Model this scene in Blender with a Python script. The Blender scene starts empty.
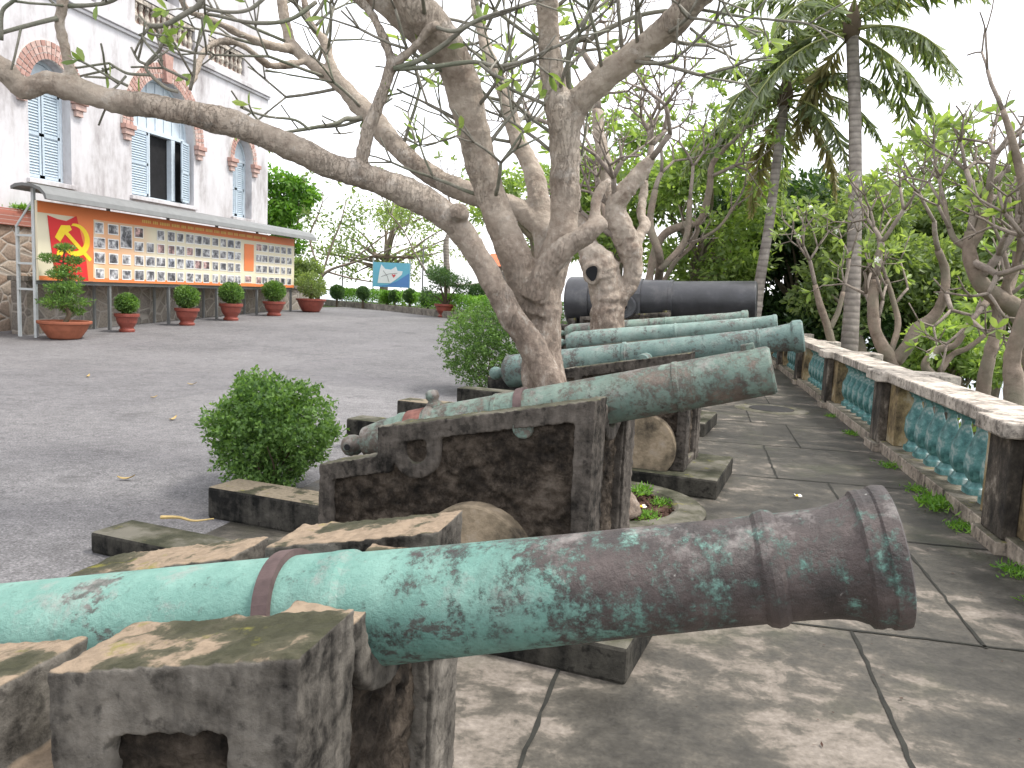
import bpy, bmesh, math, random
import numpy as np
from math import sin, cos, pi, radians, atan, degrees, sqrt
from mathutils import Vector, Matrix
rng = np.random.default_rng(7)
random.seed(7)
SC = bpy.context.scene
COL = SC.collection

# ------------------------------------------------------------------ camera, sky, sun, exposure
F = 800.0; EYE = 1.6
yaw = radians(12.5); roll = radians(2.5)
pit = atan(92 * cos(roll) / F)
fw = np.array([-sin(yaw) * cos(pit), cos(yaw) * cos(pit), -sin(pit)])
r0 = np.array([cos(yaw), sin(yaw), 0.0]); u0 = np.cross(r0, fw)
RR = r0 * cos(roll) + u0 * sin(roll); UU = u0 * cos(roll) - r0 * sin(roll)
CAM = np.array([0.0, 0.0, EYE])
cd = bpy.data.cameras.new('camera'); cam = bpy.data.objects.new('camera', cd); COL.objects.link(cam)
cd.sensor_width = 36.0; cd.lens = 36.0 * F / 1024.0; cd.clip_start = 0.05; cd.clip_end = 20000
cam.matrix_world = Matrix(((RR[0], UU[0], -fw[0], 0), (RR[1], UU[1], -fw[1], 0), (RR[2], UU[2], -fw[2], EYE), (0, 0, 0, 1)))
SC.camera = cam
SUN_EL = radians(62); SUN_AZ = radians(78)          # azimuth from +Y towards +X
wd = bpy.data.worlds.new('World'); SC.world = wd; wd.use_nodes = True
nt = wd.node_tree; bg = nt.nodes['Background']
sky = nt.nodes.new('ShaderNodeTexSky'); sky.sky_type = 'NISHITA'; sky.sun_disc = False
sky.sun_elevation = SUN_EL; sky.sun_rotation = SUN_AZ; sky.air_density = 1.0; sky.dust_density = 3.0
mx = nt.nodes.new('ShaderNodeMix'); mx.data_type = 'RGBA'; mx.inputs[0].default_value = 0.78
nt.links.new(sky.outputs[0], mx.inputs[6]); mx.inputs[7].default_value = (6.6, 6.55, 6.7, 1)
nt.links.new(mx.outputs[2], bg.inputs[0]); bg.inputs[1].default_value = 0.13
sl = bpy.data.lights.new('sun', 'SUN'); sl.energy = 1.5; sl.angle = radians(11); sl.color = (1, .96, .9)
so = bpy.data.objects.new('sun', sl); COL.objects.link(so)
sdir = Vector((sin(SUN_AZ) * cos(SUN_EL), cos(SUN_AZ) * cos(SUN_EL), sin(SUN_EL)))
so.rotation_euler = sdir.to_track_quat('Z', 'Y').to_euler(); so.location = (0, 0, 40)
SC.view_settings.view_transform = 'Standard'; SC.view_settings.look = 'None'
SC.view_settings.exposure = 1.42; SC.view_settings.gamma = 1.0
SC.view_settings.use_curve_mapping = False

# ------------------------------------------------------------------ helpers
def ray(x, y): return fw + RR * ((x - 512) / F) + UU * ((384 - y) / F)
def at(x, y, dep): return CAM + ray(x, y) * dep
def onX(x, y, X0): d = ray(x, y); return CAM + d * (X0 / d[0])
def onY(x, y, Y0): d = ray(x, y); return CAM + d * (Y0 / d[1])
def onZ(x, y, z=0.0): d = ray(x, y); return CAM + d * ((z - EYE) / d[2])
def nrm(v): return v / (np.linalg.norm(v, axis=-1, keepdims=True) + 1e-9)
def rise(Y): return float(np.clip((Y - 15.0) * 0.037, 0, 0.5))

class MB:
    def __init__(s): s.v = []; s.f = []; s.n = 0
    def add(s, verts, faces):
        b = s.n; s.v.extend([tuple(map(float, p)) for p in verts]); s.n += len(verts)
        s.f.extend([tuple(i + b for i in f) for f in faces])
    def box(s, x0, x1, y0, y1, z0, z1):
        s.add([(x0,y0,z0),(x1,y0,z0),(x1,y1,z0),(x0,y1,z0),(x0,y0,z1),(x1,y0,z1),(x1,y1,z1),(x0,y1,z1)],
              [(0,3,2,1),(4,5,6,7),(0,1,5,4),(1,2,6,5),(2,3,7,6),(3,0,4,7)])
    def prism(s, poly, axis, a, b):
        # poly: 2D points; axis 'y': (x,z) extruded along y; 'x': (y,z) along x; 'z': (x,y) along z
        def P(p, t):
            return (p[0], t, p[1]) if axis == 'y' else ((t, p[0], p[1]) if axis == 'x' else (p[0], p[1], t))
        n = len(poly)
        s.add([P(p, a) for p in poly] + [P(p, b) for p in poly],
              [tuple(range(n - 1, -1, -1)), tuple(range(n, 2 * n))] + [(i, (i + 1) % n, n + (i + 1) % n, n + i) for i in range(n)])
    def ring(s, po, pi_, axis, a, b):
        def P(p, t):
            return (p[0], t, p[1]) if axis == 'y' else ((t, p[0], p[1]) if axis == 'x' else (p[0], p[1], t))
        n = len(po)
        vs = [P(p, a) for p in po] + [P(p, a) for p in pi_] + [P(p, b) for p in po] + [P(p, b) for p in pi_]
        fs = []
        for i in range(n):
            j = (i + 1) % n
            fs += [(i, j, n + j, n + i), (2*n + i, 3*n + i, 3*n + j, 2*n + j), (i, 2*n + i, 2*n + j, j), (n + i, n + j, 3*n + j, 3*n + i)]
        s.add(vs, fs)
    def lathe(s, prof, seg=32, origin=(0,0,0), axis='z', caps=True, sx=1, sy=1):
        # prof: (t, r) along the axis
        vs = []; fs = []
        for t, r in prof:
            for k in range(seg):
                a = 2 * pi * k / seg; c, d = cos(a) * r * sx, sin(a) * r * sy
                p = (c, d, t) if axis == 'z' else ((t, c, d) if axis == 'x' else (d, t, c))
                vs.append((p[0] + origin[0], p[1] + origin[1], p[2] + origin[2]))
        for i in range(len(prof) - 1):
            for k in range(seg):
                m = (k + 1) % seg
                fs.append((i*seg + k, i*seg + m, (i+1)*seg + m, (i+1)*seg + k))
        if caps:
            fs.append(tuple(range(seg - 1, -1, -1))); L = (len(prof) - 1) * seg
            fs.append(tuple(range(L, L + seg)))
        s.add(vs, fs)
    def tube(s, pts, rad, seg=8, cap=True):
        pts = np.asarray(pts, float); n = len(pts)
        if n < 2: return
        rad = np.broadcast_to(np.asarray(rad, float), (n,))
        tan = nrm(np.gradient(pts, axis=0))
        up = np.array([0.31, 0.17, 0.93]); 
        if abs(tan[0] @ up) > .9: up = np.array([1.0, 0, .1])
        nn = nrm(np.cross(tan[0], up)); vs = []
        for i in range(n):
            nn = nrm(nn - tan[i] * (nn @ tan[i])); bb = np.cross(tan[i], nn)
            for k in range(seg):
                a = 2 * pi * k / seg
                vs.append(pts[i] + (nn * cos(a) + bb * sin(a)) * rad[i])
        fs = [(i*seg + k, i*seg + (k+1) % seg, (i+1)*seg + (k+1) % seg, (i+1)*seg + k) for i in range(n-1) for k in range(seg)]
        if cap: fs += [tuple(range(seg - 1, -1, -1)), tuple(range((n-1)*seg, n*seg))]
        s.add(vs, fs)
    def build(s, name, m, parent=None, smooth=False, bevel=0, bseg=2):
        me = bpy.data.meshes.new(name); me.from_pydata(s.v, [], s.f); me.update()
        bm = bmesh.new(); bm.from_mesh(me); bmesh.ops.recalc_face_normals(bm, faces=bm.faces); bm.to_mesh(me); bm.free()
        if smooth: me.polygons.foreach_set('use_smooth', [True] * len(me.polygons))
        me.materials.append(m)
        o = bpy.data.objects.new(name, me); COL.objects.link(o)
        if parent: o.parent = parent
        if bevel:
            b = o.modifiers.new('bevel', 'BEVEL'); b.width = bevel; b.segments = bseg; b.limit_method = 'ANGLE'; b.angle_limit = radians(40)
        return o

def tag(o, label, cat, group=None):
    o['label'] = label; o['category'] = cat
    if group: o['group'] = group
    return o
def thing(name, label, cat, loc=(0,0,0), rz=0, group=None):
    o = bpy.data.objects.new(name, None); COL.objects.link(o); o.empty_display_size = .2
    o.location = tuple(map(float, loc)); o.rotation_euler = (0, 0, rz)
    return tag(o, label, cat, group)
def struct(o, kind='structure'): o['kind'] = kind; return o
_tex = {}
def clouds(size, depth=3):
    k = (size, depth)
    if k not in _tex:
        t = bpy.data.textures.new('clouds', 'CLOUDS'); t.noise_scale = size; t.noise_depth = depth; _tex[k] = t
    return _tex[k]
def rough(o, voxel, size, strength, smooth=True, chip=0):
    r = o.modifiers.new('remesh', 'REMESH'); r.mode = 'VOXEL'; r.voxel_size = voxel; r.use_smooth_shade = smooth
    sm = o.modifiers.new('smooth', 'SMOOTH'); sm.factor = .5; sm.iterations = 1
    d = o.modifiers.new('displace', 'DISPLACE'); d.texture = clouds(size); d.strength = strength; d.mid_level = .5; d.texture_coords = 'LOCAL'
    if chip:
        d = o.modifiers.new('chips', 'DISPLACE'); d.texture = clouds(.03, 4); d.strength = chip; d.mid_level = .5; d.texture_coords = 'LOCAL'
    return o

# ------------------------------------------------------------------ materials
def ramp_node(nt, stops, interp='LINEAR'):
    r = nt.nodes.new('ShaderNodeValToRGB'); cr = r.color_ramp; cr.interpolation = interp
    while len(cr.elements) > 1: cr.elements.remove(cr.elements[0])
    cr.elements[0].position = stops[0][0]; cr.elements[0].color = (*stops[0][1], 1)
    for p, c in stops[1:]:
        e = cr.elements.new(p); e.color = (*c, 1)
    return r
class M:
    def __init__(s, name, rough=.8, spec=.3):
        s.m = bpy.data.materials.new(name); s.m.use_nodes = True; s.nt = s.m.node_tree
        s.b = s.nt.nodes['Principled BSDF']; s.b.inputs['Roughness'].default_value = rough
        s.b.inputs['Specular IOR Level'].default_value = spec
        tc = s.nt.nodes.new('ShaderNodeTexCoord'); s.co = tc.outputs['Object']
    def n(s, t, **k):
        x = s.nt.nodes.new(t)
        for a, b in k.items(): setattr(x, a, b)
        return x
    def l(s, a, b): s.nt.links.new(a, b)
    def noise(s, scale, detail=6, rough=.6, stretch=None, dist=0, off=None):
        co = s.co
        if stretch or off:
            mp = s.n('ShaderNodeMapping'); mp.inputs['Scale'].default_value = stretch or (1,1,1)
            if off: mp.inputs['Location'].default_value = off
            s.l(co, mp.inputs[0]); co = mp.outputs[0]
        t = s.n('ShaderNodeTexNoise'); t.inputs['Scale'].default_value = scale; t.inputs['Detail'].default_value = detail
        t.inputs['Roughness'].default_value = rough; t.inputs['Distortion'].default_value = dist
        s.l(co, t.inputs['Vector']); return t.outputs['Fac']
    def ramp(s, fac, stops, interp='LINEAR'):
        r = ramp_node(s.nt, stops, interp); s.l(fac, r.inputs[0]); return r.outputs[0]
    def mix(s, fac, a, b, mode='MIX'):
        x = s.n('ShaderNodeMix', data_type='RGBA', blend_type=mode)
        for sock, v in ((x.inputs[0], fac), (x.inputs[6], a), (x.inputs[7], b)):
            if isinstance(v, (int, float)): sock.default_value = v
            elif isinstance(v, tuple): sock.default_value = (*v, 1)
            else: s.l(v, sock)
        return x.outputs[2]
    def math(s, op, a, b=0.0, clamp=False):
        x = s.n('ShaderNodeMath', operation=op, use_clamp=clamp)
        for sock, v in ((x.inputs[0], a), (x.inputs[1], b)):
            if isinstance(v, (int, float)): sock.default_value = v
            else: s.l(v, sock)
        return x.outputs[0]
    def col(s, c):
        if isinstance(c, tuple): s.b.inputs['Base Color'].default_value = (*c, 1)
        else: s.l(c, s.b.inputs['Base Color'])
        return s
    def bump(s, h, strength=.5, dist=.02):
        x = s.n('ShaderNodeBump'); x.inputs['Strength'].default_value = strength; x.inputs['Distance'].default_value = dist
        s.l(h, x.inputs['Height']); s.l(x.outputs[0], s.b.inputs['Normal']); return s
    def up(s, lo=.6, hi=.9):
        g = s.n('ShaderNodeNewGeometry'); sp = s.n('ShaderNodeSeparateXYZ'); s.l(g.outputs['Normal'], sp.inputs[0])
        r = s.n('ShaderNodeMapRange'); r.inputs[1].default_value = lo; r.inputs[2].default_value = hi; s.l(sp.outputs[2], r.inputs[0]); return r.outputs[0]
    def xyz(s):
        sp = s.n('ShaderNodeSeparateXYZ'); s.l(s.co, sp.inputs[0]); return sp.outputs
    def island(s):
        return s.n('ShaderNodeNewGeometry').outputs['Random Per Island']
    def voro(s, scale, feature='F1', rand=1.0, out='Distance', stretch=None):
        co = s.co
        if stretch:
            mp = s.n('ShaderNodeMapping'); mp.inputs['Scale'].default_value = stretch; s.l(co, mp.inputs[0]); co = mp.outputs[0]
        t = s.n('ShaderNodeTexVoronoi'); t.feature = feature; t.inputs['Scale'].default_value = scale; t.inputs['Randomness'].default_value = rand
        s.l(co, t.inputs['Vector']); return t.outputs[out]

def plain(name, c, rough=.6, var=.12, scale=6, spec=.3):
    m = M(name, rough, spec); f = m.noise(scale, 5)
    m.col(m.ramp(f, [(.3, tuple(x * (1 - var) for x in c)), (.7, tuple(min(1, x * (1 + var)) for x in c))]))
    m.bump(m.noise(scale * 12, 4), .12, .01); return m.m

def leaf_mat(name, dark, light, trans=.35, rough=.45, warm=None):
    m = M(name, rough, .35)
    isl = m.island(); n = m.noise(1.6, 3)
    f = m.math('ADD', m.math('MULTIPLY', isl, .6), m.math('MULTIPLY', n, .55))
    st = [(.2, dark), (.6, tuple((a + b) / 2 for a, b in zip(dark, light))), (.9, light)]
    c = m.ramp(f, st)
    if warm:
        k = m.ramp(isl, [(.955, (0,0,0)), (.97, (1,1,1))]); c = m.mix(k, c, warm)
    m.col(c)
    tr = m.n('ShaderNodeBsdfTranslucent'); tc = m.mix(1.0, c, (1.5, 1.6, .6), 'MULTIPLY'); m.l(tc, tr.inputs[0])
    ms = m.n('ShaderNodeMixShader'); ms.inputs[0].default_value = trans
    m.l(m.b.outputs[0], ms.inputs[1]); m.l(tr.outputs[0], ms.inputs[2])
    m.l(ms.outputs[0], m.nt.nodes['Material Output'].inputs[0]); return m.m

def concrete(name, light=(.30,.28,.25), dark=(.035,.033,.03), tan=None, amount=.5, moss=True, scale=2.2, bump=.5):
    m = M(name, .9, .2)
    f = m.noise(scale, 9, .68); f2 = m.noise(scale * 5.5, 8, .7); st = m.noise(3.0, 6, .6, stretch=(3.5, 3.5, .5))
    k = m.math('ADD', m.math('ADD', m.math('MULTIPLY', f, .5), m.math('MULTIPLY', f2, .28)), m.math('MULTIPLY', st, .3))
    mid = tuple((a * .5 + b * .5) for a, b in zip(light, dark))
    c = m.ramp(k, [(amount - .085, dark), (amount - .02, mid), (amount + .05, light), (amount + .13, tuple(min(1, x * 1.5) for x in light))])
    pit = m.ramp(m.noise(19, 5, .6, off=(8, 8, 1)), [(.36, (.35,.35,.35)), (.44, (1,1,1))]); c = m.mix(.8, c, pit, 'MULTIPLY')
    if tan:
        u = m.up(.55, .85); w = m.noise(3.1, 7, .62, off=(3, 1, 2))
        t1 = m.ramp(w, [(.40, (.045,.045,.026)), (.455, (.075,.07,.045)), (.485, tan), (.8, tuple(x * 1.15 for x in tan))])
        t2 = m.mix(m.ramp(m.noise(38, 4), [(.42, (.45,.45,.45)), (.55, (1,1,1))]), (.5,.5,.5), (1,1,1)); t1 = m.mix(.7, t1, t2, 'MULTIPLY')
        c = m.mix(u, c, t1)
    elif moss:
        u = m.up(.5, .9); w = m.noise(3.3, 6)
        c = m.mix(m.math('MULTIPLY', u, .75), c, m.ramp(w, [(.40, (.03,.033,.017)), (.5, (.075,.074,.048)), (.6, (.16,.15,.12))]))
    if moss:
        y = m.ramp(m.noise(7.5, 6, .65, off=(7,3,1)), [(.60, (0,0,0)), (.68, (1,1,1))])
        c = m.mix(m.math('MULTIPLY', m.math('MULTIPLY', y, m.up(.1, .7)), .8), c, (.17,.16,.03))
    m.col(c)
    h = m.math('ADD', m.math('MULTIPLY', m.noise(30, 8, .7), .6), m.math('MULTIPLY', f2, .8)); m.bump(h, bump, .03); return m.m

def rubble(name, cols, scale=9, bump=1.0, mortar=(.30,.28,.25), mw=.06):
    m = M(name, .95, .15)
    e = m.voro(scale, 'DISTANCE_TO_EDGE'); cc = m.n('ShaderNodeSeparateColor'); m.l(m.voro(scale, 'F1', out='Color'), cc.inputs[0])
    base = m.ramp(cc.outputs[0], [(i / max(1, len(cols) - 1), c) for i, c in enumerate(cols)])
    n = m.noise(22, 8, .7); base = m.mix(.75, base, m.ramp(n, [(.3, (.4,.4,.4)), (.7, (1.2,1.2,1.2))]), 'MULTIPLY')
    c = m.mix(m.ramp(e, [(mw * .4, (1,1,1)), (mw, (0,0,0))]), base, mortar); m.col(c)
    h = m.math('ADD', m.ramp(e, [(0, (0,0,0)), (.12, (.7,.7,.7)), (.3, (1,1,1))]), m.math('MULTIPLY', n, .35)); m.bump(h, bump, .05); return m.m

def patina(name, green=(.20,.46,.38), pale=(.36,.60,.50), dark=(.055,.045,.045), brown=(.10,.072,.072), gx=None, amount=.5, streak=True):
    # verdigris over dark bronze; gx = (x_start, x_end): along the barrel the bare bronze takes over
    m = M(name, .62, .4); x, y, z = m.xyz()
    a = m.noise(4.5, 10, .74); b = m.noise(17, 9, .78); c_ = m.noise(5, 7, .65, stretch=(2.4, 1.0, .55), off=(2, 5, 1)); big = m.noise(1.5, 4, .5, off=(5,2,9))
    k = m.math('ADD', m.math('ADD', m.math('MULTIPLY', a, .36), m.math('MULTIPLY', b, .40)), m.math('MULTIPLY', c_, .26))
    k = m.math('ADD', k, m.math('MULTIPLY', m.math('SUBTRACT', big, .5), .28)); k = m.math('ADD', k, m.math('MULTIPLY', m.math('SUBTRACT', m.noise(62, 7, .8, off=(2,2,2)), .5), .34))
    if gx:
        mr = m.n('ShaderNodeMapRange'); mr.inputs[1].default_value = gx[0]; mr.inputs[2].default_value = gx[1]; mr.inputs[3].default_value = -.10; mr.inputs[4].default_value = .085
        m.l(x, mr.inputs[0]); k = m.math('ADD', k, mr.outputs[0])
    g = m.ramp(m.noise(6, 7, .65), [(.3, green), (.55, tuple((p + q) / 2 for p, q in zip(green, pale))), (.72, pale)])
    g = m.mix(m.ramp(b, [(.56, (0,0,0)), (.68, (.55,.55,.55))]), g, tuple(v * .55 for v in green))
    d = m.ramp(m.noise(9, 7, .65, off=(1,1,4)), [(.3, dark), (.55, brown), (.75, tuple(min(1, v * 2.0) for v in brown))])
    mask = m.ramp(k, [(amount - .05, (0,0,0)), (amount - .012, (.28,.28,.28)), (amount + .012, (.72,.72,.72)), (amount + .05, (1,1,1))])
    c = m.mix(mask, g, d)
    dk = m.ramp(m.noise(5.5, 9, .72, off=(3, 9, 5), stretch=(.8, 1, 1.3)), [(.60, (0,0,0)), (.635, (.85,.85,.85))]); c = m.mix(dk, c, tuple(v * 1.1 for v in brown))
    sp = m.ramp(m.noise(46, 4, .6), [(.70, (0,0,0)), (.76, (1,1,1))]); c = m.mix(m.math('MULTIPLY', sp, .55), c, (.5,.5,.46))
    if streak:
        s2 = m.ramp(m.noise(2.2, 8, .7, stretch=(2.6, .7, .7), off=(4,4,4)), [(.56, (0,0,0)), (.68, (1,1,1))]); c = m.mix(m.math('MULTIPLY', s2, .3), c, tuple(v * 1.1 for v in brown))
    li = m.ramp(m.noise(8, 9, .75, off=(6, 1, 3)), [(.54, (0,0,0)), (.66, (.8,.8,.8))]); c = m.mix(m.math('MULTIPLY', m.math('MULTIPLY', li, m.up(-.2, .7)), .75), c, (.30,.275,.255))
    m.col(c); m.l(m.ramp(mask, [(0, (.75,.75,.75)), (1, (.5,.5,.5))]), m.b.inputs['Roughness'])
    m.bump(m.math('ADD', m.math('SUBTRACT', m.math('MULTIPLY', b, .8), m.math('MULTIPLY', mask, .35)), m.math('MULTIPLY', m.noise(70, 6, .7), .6)), .7, .014); return m.m

def bark(name, light=(.42,.36,.30), dark=(.12,.095,.075), crack=True, green=None, sc=1.0):
    m = M(name, .92, .2)
    f = m.noise(3.5 * sc, 8, .65); f2 = m.noise(16 * sc, 8, .7)
    k = m.math('ADD', m.math('MULTIPLY', f, .55), m.math('MULTIPLY', f2, .45))
    c = m.ramp(k, [(.36, dark), (.47, tuple((a*.6 + b*.4) for a, b in zip(light, dark))), (.58, light), (.72, tuple(min(1, a * 1.25) for a in light))])
    h = f2
    if crack:
        e1 = m.noise(5.5 * sc, 6, .6, stretch=(2.0, 2.0, .55), dist=.5); e2 = m.noise(12 * sc, 6, .65, stretch=(1.8, 1.8, .6), off=(3, 6, 2), dist=.4)
        r1 = m.math('ABSOLUTE', m.math('SUBTRACT', e1, .5)); r2 = m.math('ABSOLUTE', m.math('SUBTRACT', e2, .5))
        l1 = m.ramp(r1, [(.0, (1,1,1)), (.022, (0,0,0))]); l2 = m.ramp(r2, [(.0, (.7,.7,.7)), (.02, (0,0,0))])
        zone = m.ramp(m.noise(1.5, 4, .6, off=(9,2,2)), [(.42, (0,0,0)), (.58, (1,1,1))])
        cr = m.math('MULTIPLY', m.math('MAXIMUM', l1, l2), zone)
        c = m.mix(m.math('MULTIPLY', cr, .22), c, tuple(v * .55 for v in dark)); h = m.math('SUBTRACT', f2, m.math('MULTIPLY', cr, .35))
        wz = m.ramp(m.noise(2.3, 6, .65, off=(2,2,8)), [(.56, (0,0,0)), (.66, (.75,.75,.75))]); c = m.mix(wz, c, (.20,.145,.11)); pl = m.ramp(m.noise(4.2, 7, .7, off=(12,4,1)), [(.56, (0,0,0)), (.64, (.6,.6,.6))]); c = m.mix(pl, c, (.56,.51,.45))
    if green: c = m.mix(m.ramp(m.noise(2.2, 5, off=(1,7,3)), [(.45, (0,0,0)), (.62, (.8,.8,.8))]), c, green)
    if crack:
        zz = m.xyz()[2]; low = m.n('ShaderNodeMapRange'); low.inputs[1].default_value = 1.35; low.inputs[2].default_value = 2.25; low.inputs[3].default_value = 1.0; low.inputs[4].default_value = .12; m.l(zz, low.inputs[0])
        fl = m.noise(13, 9, .78, stretch=(1, 1, .6), off=(5, 5, 5)); fc = m.ramp(fl, [(.36, (.05,.036,.028)), (.47, (.15,.105,.08)), (.55, (.27,.21,.165)), (.64, (.50,.45,.39))])
        c = m.mix(m.math('MULTIPLY', low.outputs[0], .62), c, fc); h = m.math('ADD', h, m.math('MULTIPLY', m.math('MULTIPLY', fl, low.outputs[0]), 1.2))
    m.col(c); m.bump(h, .9, .025); return m.m

MT = {}
# ground sheets
m = M('asphalt', .85, .3); a = m.noise(.35, 6, .6); b = m.noise(70, 3, .7); d = m.noise(2.2, 7, .65)
c = m.ramp(m.math('ADD', m.math('MULTIPLY', a, .6), m.math('MULTIPLY', d, .4)), [(.38, (.120,.117,.118)), (.5, (.148,.144,.145)), (.62, (.174,.169,.170))])
c = m.mix(.85, c, m.ramp(b, [(.30, (.35,.35,.35)), (.48, (.95,.95,.95)), (.60, (1.3,1.3,1.3)), (.70, (2.4,2.4,2.4))]), 'MULTIPLY')
tr_ = m.ramp(m.noise(.5, 6, .6, off=(4,1,0)), [(.54, (0,0,0)), (.66, (.35,.35,.35))]); c = m.mix(tr_, c, (.19,.18,.185)); g2 = m.ramp(m.noise(9, 8, .75, off=(2,2,0)), [(.35, (.72,.72,.72)), (.6, (1.15,1.15,1.15))]); c = m.mix(.8, c, g2, 'MULTIPLY')
ck = m.math('ABSOLUTE', m.math('SUBTRACT', m.noise(.45, 7, .62, off=(7,1,0)), .5)); c = m.mix(m.ramp(ck, [(0, (.6,.6,.6)), (.004, (0,0,0))]), c, (.05,.048,.05))
pv = m.n('ShaderNodeSeparateColor'); m.l(m.voro(.22, 'F1', out='Color'), pv.inputs[0]); c = m.mix(.5, c, m.ramp(pv.outputs[0], [(.2, (.86,.86,.87)), (.8, (1.1,1.1,1.09))]), 'MULTIPLY')
dmp = m.ramp(m.noise(1.1, 8, .7, off=(5,9,0)), [(.58, (0,0,0)), (.66, (.45,.45,.45))]); c = m.mix(dmp, c, (.075,.073,.073))
m.col(c); m.bump(b, .6, .012); MT['asphalt'] = m.m

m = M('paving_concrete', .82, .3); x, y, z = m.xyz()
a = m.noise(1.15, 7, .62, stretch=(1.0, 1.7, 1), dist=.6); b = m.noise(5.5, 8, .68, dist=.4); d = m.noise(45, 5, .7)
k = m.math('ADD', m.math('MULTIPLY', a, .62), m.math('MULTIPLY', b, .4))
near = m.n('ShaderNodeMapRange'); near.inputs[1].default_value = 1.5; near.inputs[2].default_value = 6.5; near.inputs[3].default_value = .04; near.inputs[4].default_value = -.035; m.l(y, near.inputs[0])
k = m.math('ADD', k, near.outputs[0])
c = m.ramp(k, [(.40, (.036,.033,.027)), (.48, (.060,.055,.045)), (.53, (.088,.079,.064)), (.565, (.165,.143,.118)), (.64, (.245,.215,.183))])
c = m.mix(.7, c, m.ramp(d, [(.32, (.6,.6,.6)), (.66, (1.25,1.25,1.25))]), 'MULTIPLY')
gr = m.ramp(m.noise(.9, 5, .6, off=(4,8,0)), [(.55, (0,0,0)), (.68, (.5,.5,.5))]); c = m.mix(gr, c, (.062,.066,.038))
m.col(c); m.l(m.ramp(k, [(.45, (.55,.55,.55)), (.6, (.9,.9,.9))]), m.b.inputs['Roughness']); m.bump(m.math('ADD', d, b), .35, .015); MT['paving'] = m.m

MT['joint'] = plain('joint_dirt', (.022,.022,.018), .95, .4, 9)
m = M('hill_soil', .95, .1); f = m.noise(.5, 8, .7); m.col(m.ramp(f, [(.3, (.03,.04,.016)), (.5, (.05,.07,.025)), (.7, (.09,.09,.05))])); m.bump(m.noise(6, 6), .8, .1); MT['soil'] = m.m
m = M('sea_water', .25, .5); m.col(m.ramp(m.noise(.01, 5), [(.3, (.16,.20,.23)), (.7, (.24,.28,.31))])); m.bump(m.noise(.3, 5), .3, .3); MT['sea'] = m.m
m = M('pit_soil', .95, .1); f = m.noise(24, 7, .7); m.col(m.ramp(f, [(.3, (.03,.018,.012)), (.5, (.09,.052,.04)), (.7, (.22,.15,.12))])); m.bump(f, 1, .04); MT['pit'] = m.m
# masonry
MT['frame'] = concrete('carriage_frame_concrete', light=(.115,.10,.085), dark=(.010,.009,.0075), amount=.54)
MT['frame_tan'] = concrete('carriage_top_concrete', light=(.165,.15,.128), dark=(.012,.0105,.009), tan=(.25,.192,.135), amount=.545)
m = M('carriage_rough_stone', .95, .15); f = m.noise(13, 9, .75); f2 = m.noise(3, 6)
m.col(m.ramp(m.math('ADD', m.math('MULTIPLY', f, .6), m.math('MULTIPLY', f2, .4)), [(.38, (.014,.012,.010)), (.47, (.05,.04,.031)), (.55, (.12,.096,.074)), (.68, (.22,.185,.15))]))
m.bump(m.math('ADD', m.voro(16, 'F1'), m.math('MULTIPLY', f, 1.2)), 1.0, .06); MT['rough'] = m.m
MT['plinth'] = concrete('plinth_concrete', light=(.06,.056,.046), dark=(.008,.008,.007), amount=.55)
MT['slab'] = concrete('slab_concrete', light=(.07,.065,.055), dark=(.009,.009,.008), tan=(.21,.175,.125), amount=.56)
m = M('wheel_plaster', .9, .2); f = m.noise(4, 7, .65)
m.col(m.ramp(f, [(.36, (.05,.042,.032)), (.47, (.16,.13,.09)), (.58, (.30,.24,.165)), (.7, (.36,.31,.25))])); m.bump(m.noise(30, 6), .5, .02); MT['wheel'] = m.m
MT['kerb'] = concrete('kerb_concrete', light=(.22,.20,.17), dark=(.05,.048,.042), amount=.5)
MT['capstone'] = concrete('cap_stone', light=(.42,.375,.32), dark=(.045,.038,.032), amount=.50, scale=3, moss=False)
MT['base_stone'] = concrete('base_stone', light=(.34,.29,.235), dark=(.045,.04,.032), amount=.50, scale=2.5)
m = M('pier_dark', .9, .2); f = m.noise(4.5, 9, .7, stretch=(1.25, 1.25, .75))
m.col(m.ramp(f, [(.34, (.022,.02,.018)), (.48, (.055,.048,.04)), (.57, (.115,.097,.078)), (.66, (.30,.265,.22))])); m.bump(m.noise(28, 6), .5, .02); MT['pier'] = m.m
m = M('ochre_plaster', .9, .2); f = m.noise(3.6, 9, .7, stretch=(1.2, 1.2, .8))
m.col(m.ramp(f, [(.36, (.05,.042,.032)), (.45, (.17,.13,.075)), (.54, (.32,.245,.13)), (.66, (.45,.40,.31))])); m.bump(m.noise(28, 6), .4, .02); MT['ochre'] = m.m
m = M('teal_glaze', .5, .45); f = m.noise(7, 8, .66); x, y, z = m.xyz()
m.col(m.ramp(f, [(.32, (.02,.06,.06)), (.43, (.055,.165,.16)), (.53, (.12,.27,.26)), (.62, (.38,.46,.44))])); m.bump(m.noise(30, 6), .35, .01); MT['teal'] = m.m
m = M('white_stucco', .92, .2); a = m.noise(.7, 9, .7, stretch=(1, 1, .55)); b = m.noise(1.9, 9, .72, stretch=(1.5, 1.5, .35), off=(3, 0, 0))
k = m.math('ADD', m.math('MULTIPLY', a, .62), m.math('MULTIPLY', b, .38))
c = m.ramp(k, [(.35, (.28,.26,.26)), (.43, (.41,.39,.39)), (.49, (.52,.505,.51)), (.56, (.58,.57,.58))])
m.col(c); m.bump(b, .25, .02); MT['stucco'] = m.m
MT['rubble'] = rubble('rubble_wall_stone', [(.33,.24,.18), (.40,.31,.24), (.29,.24,.20), (.44,.37,.30), (.36,.27,.20)], 2.6, .5, mortar=(.42,.38,.33))
MT['greystone'] = rubble('grey_wall_stone', [(.25,.225,.20), (.31,.275,.23), (.22,.20,.175), (.28,.25,.21)], 2.4, .5, mortar=(.32,.295,.26))
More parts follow.
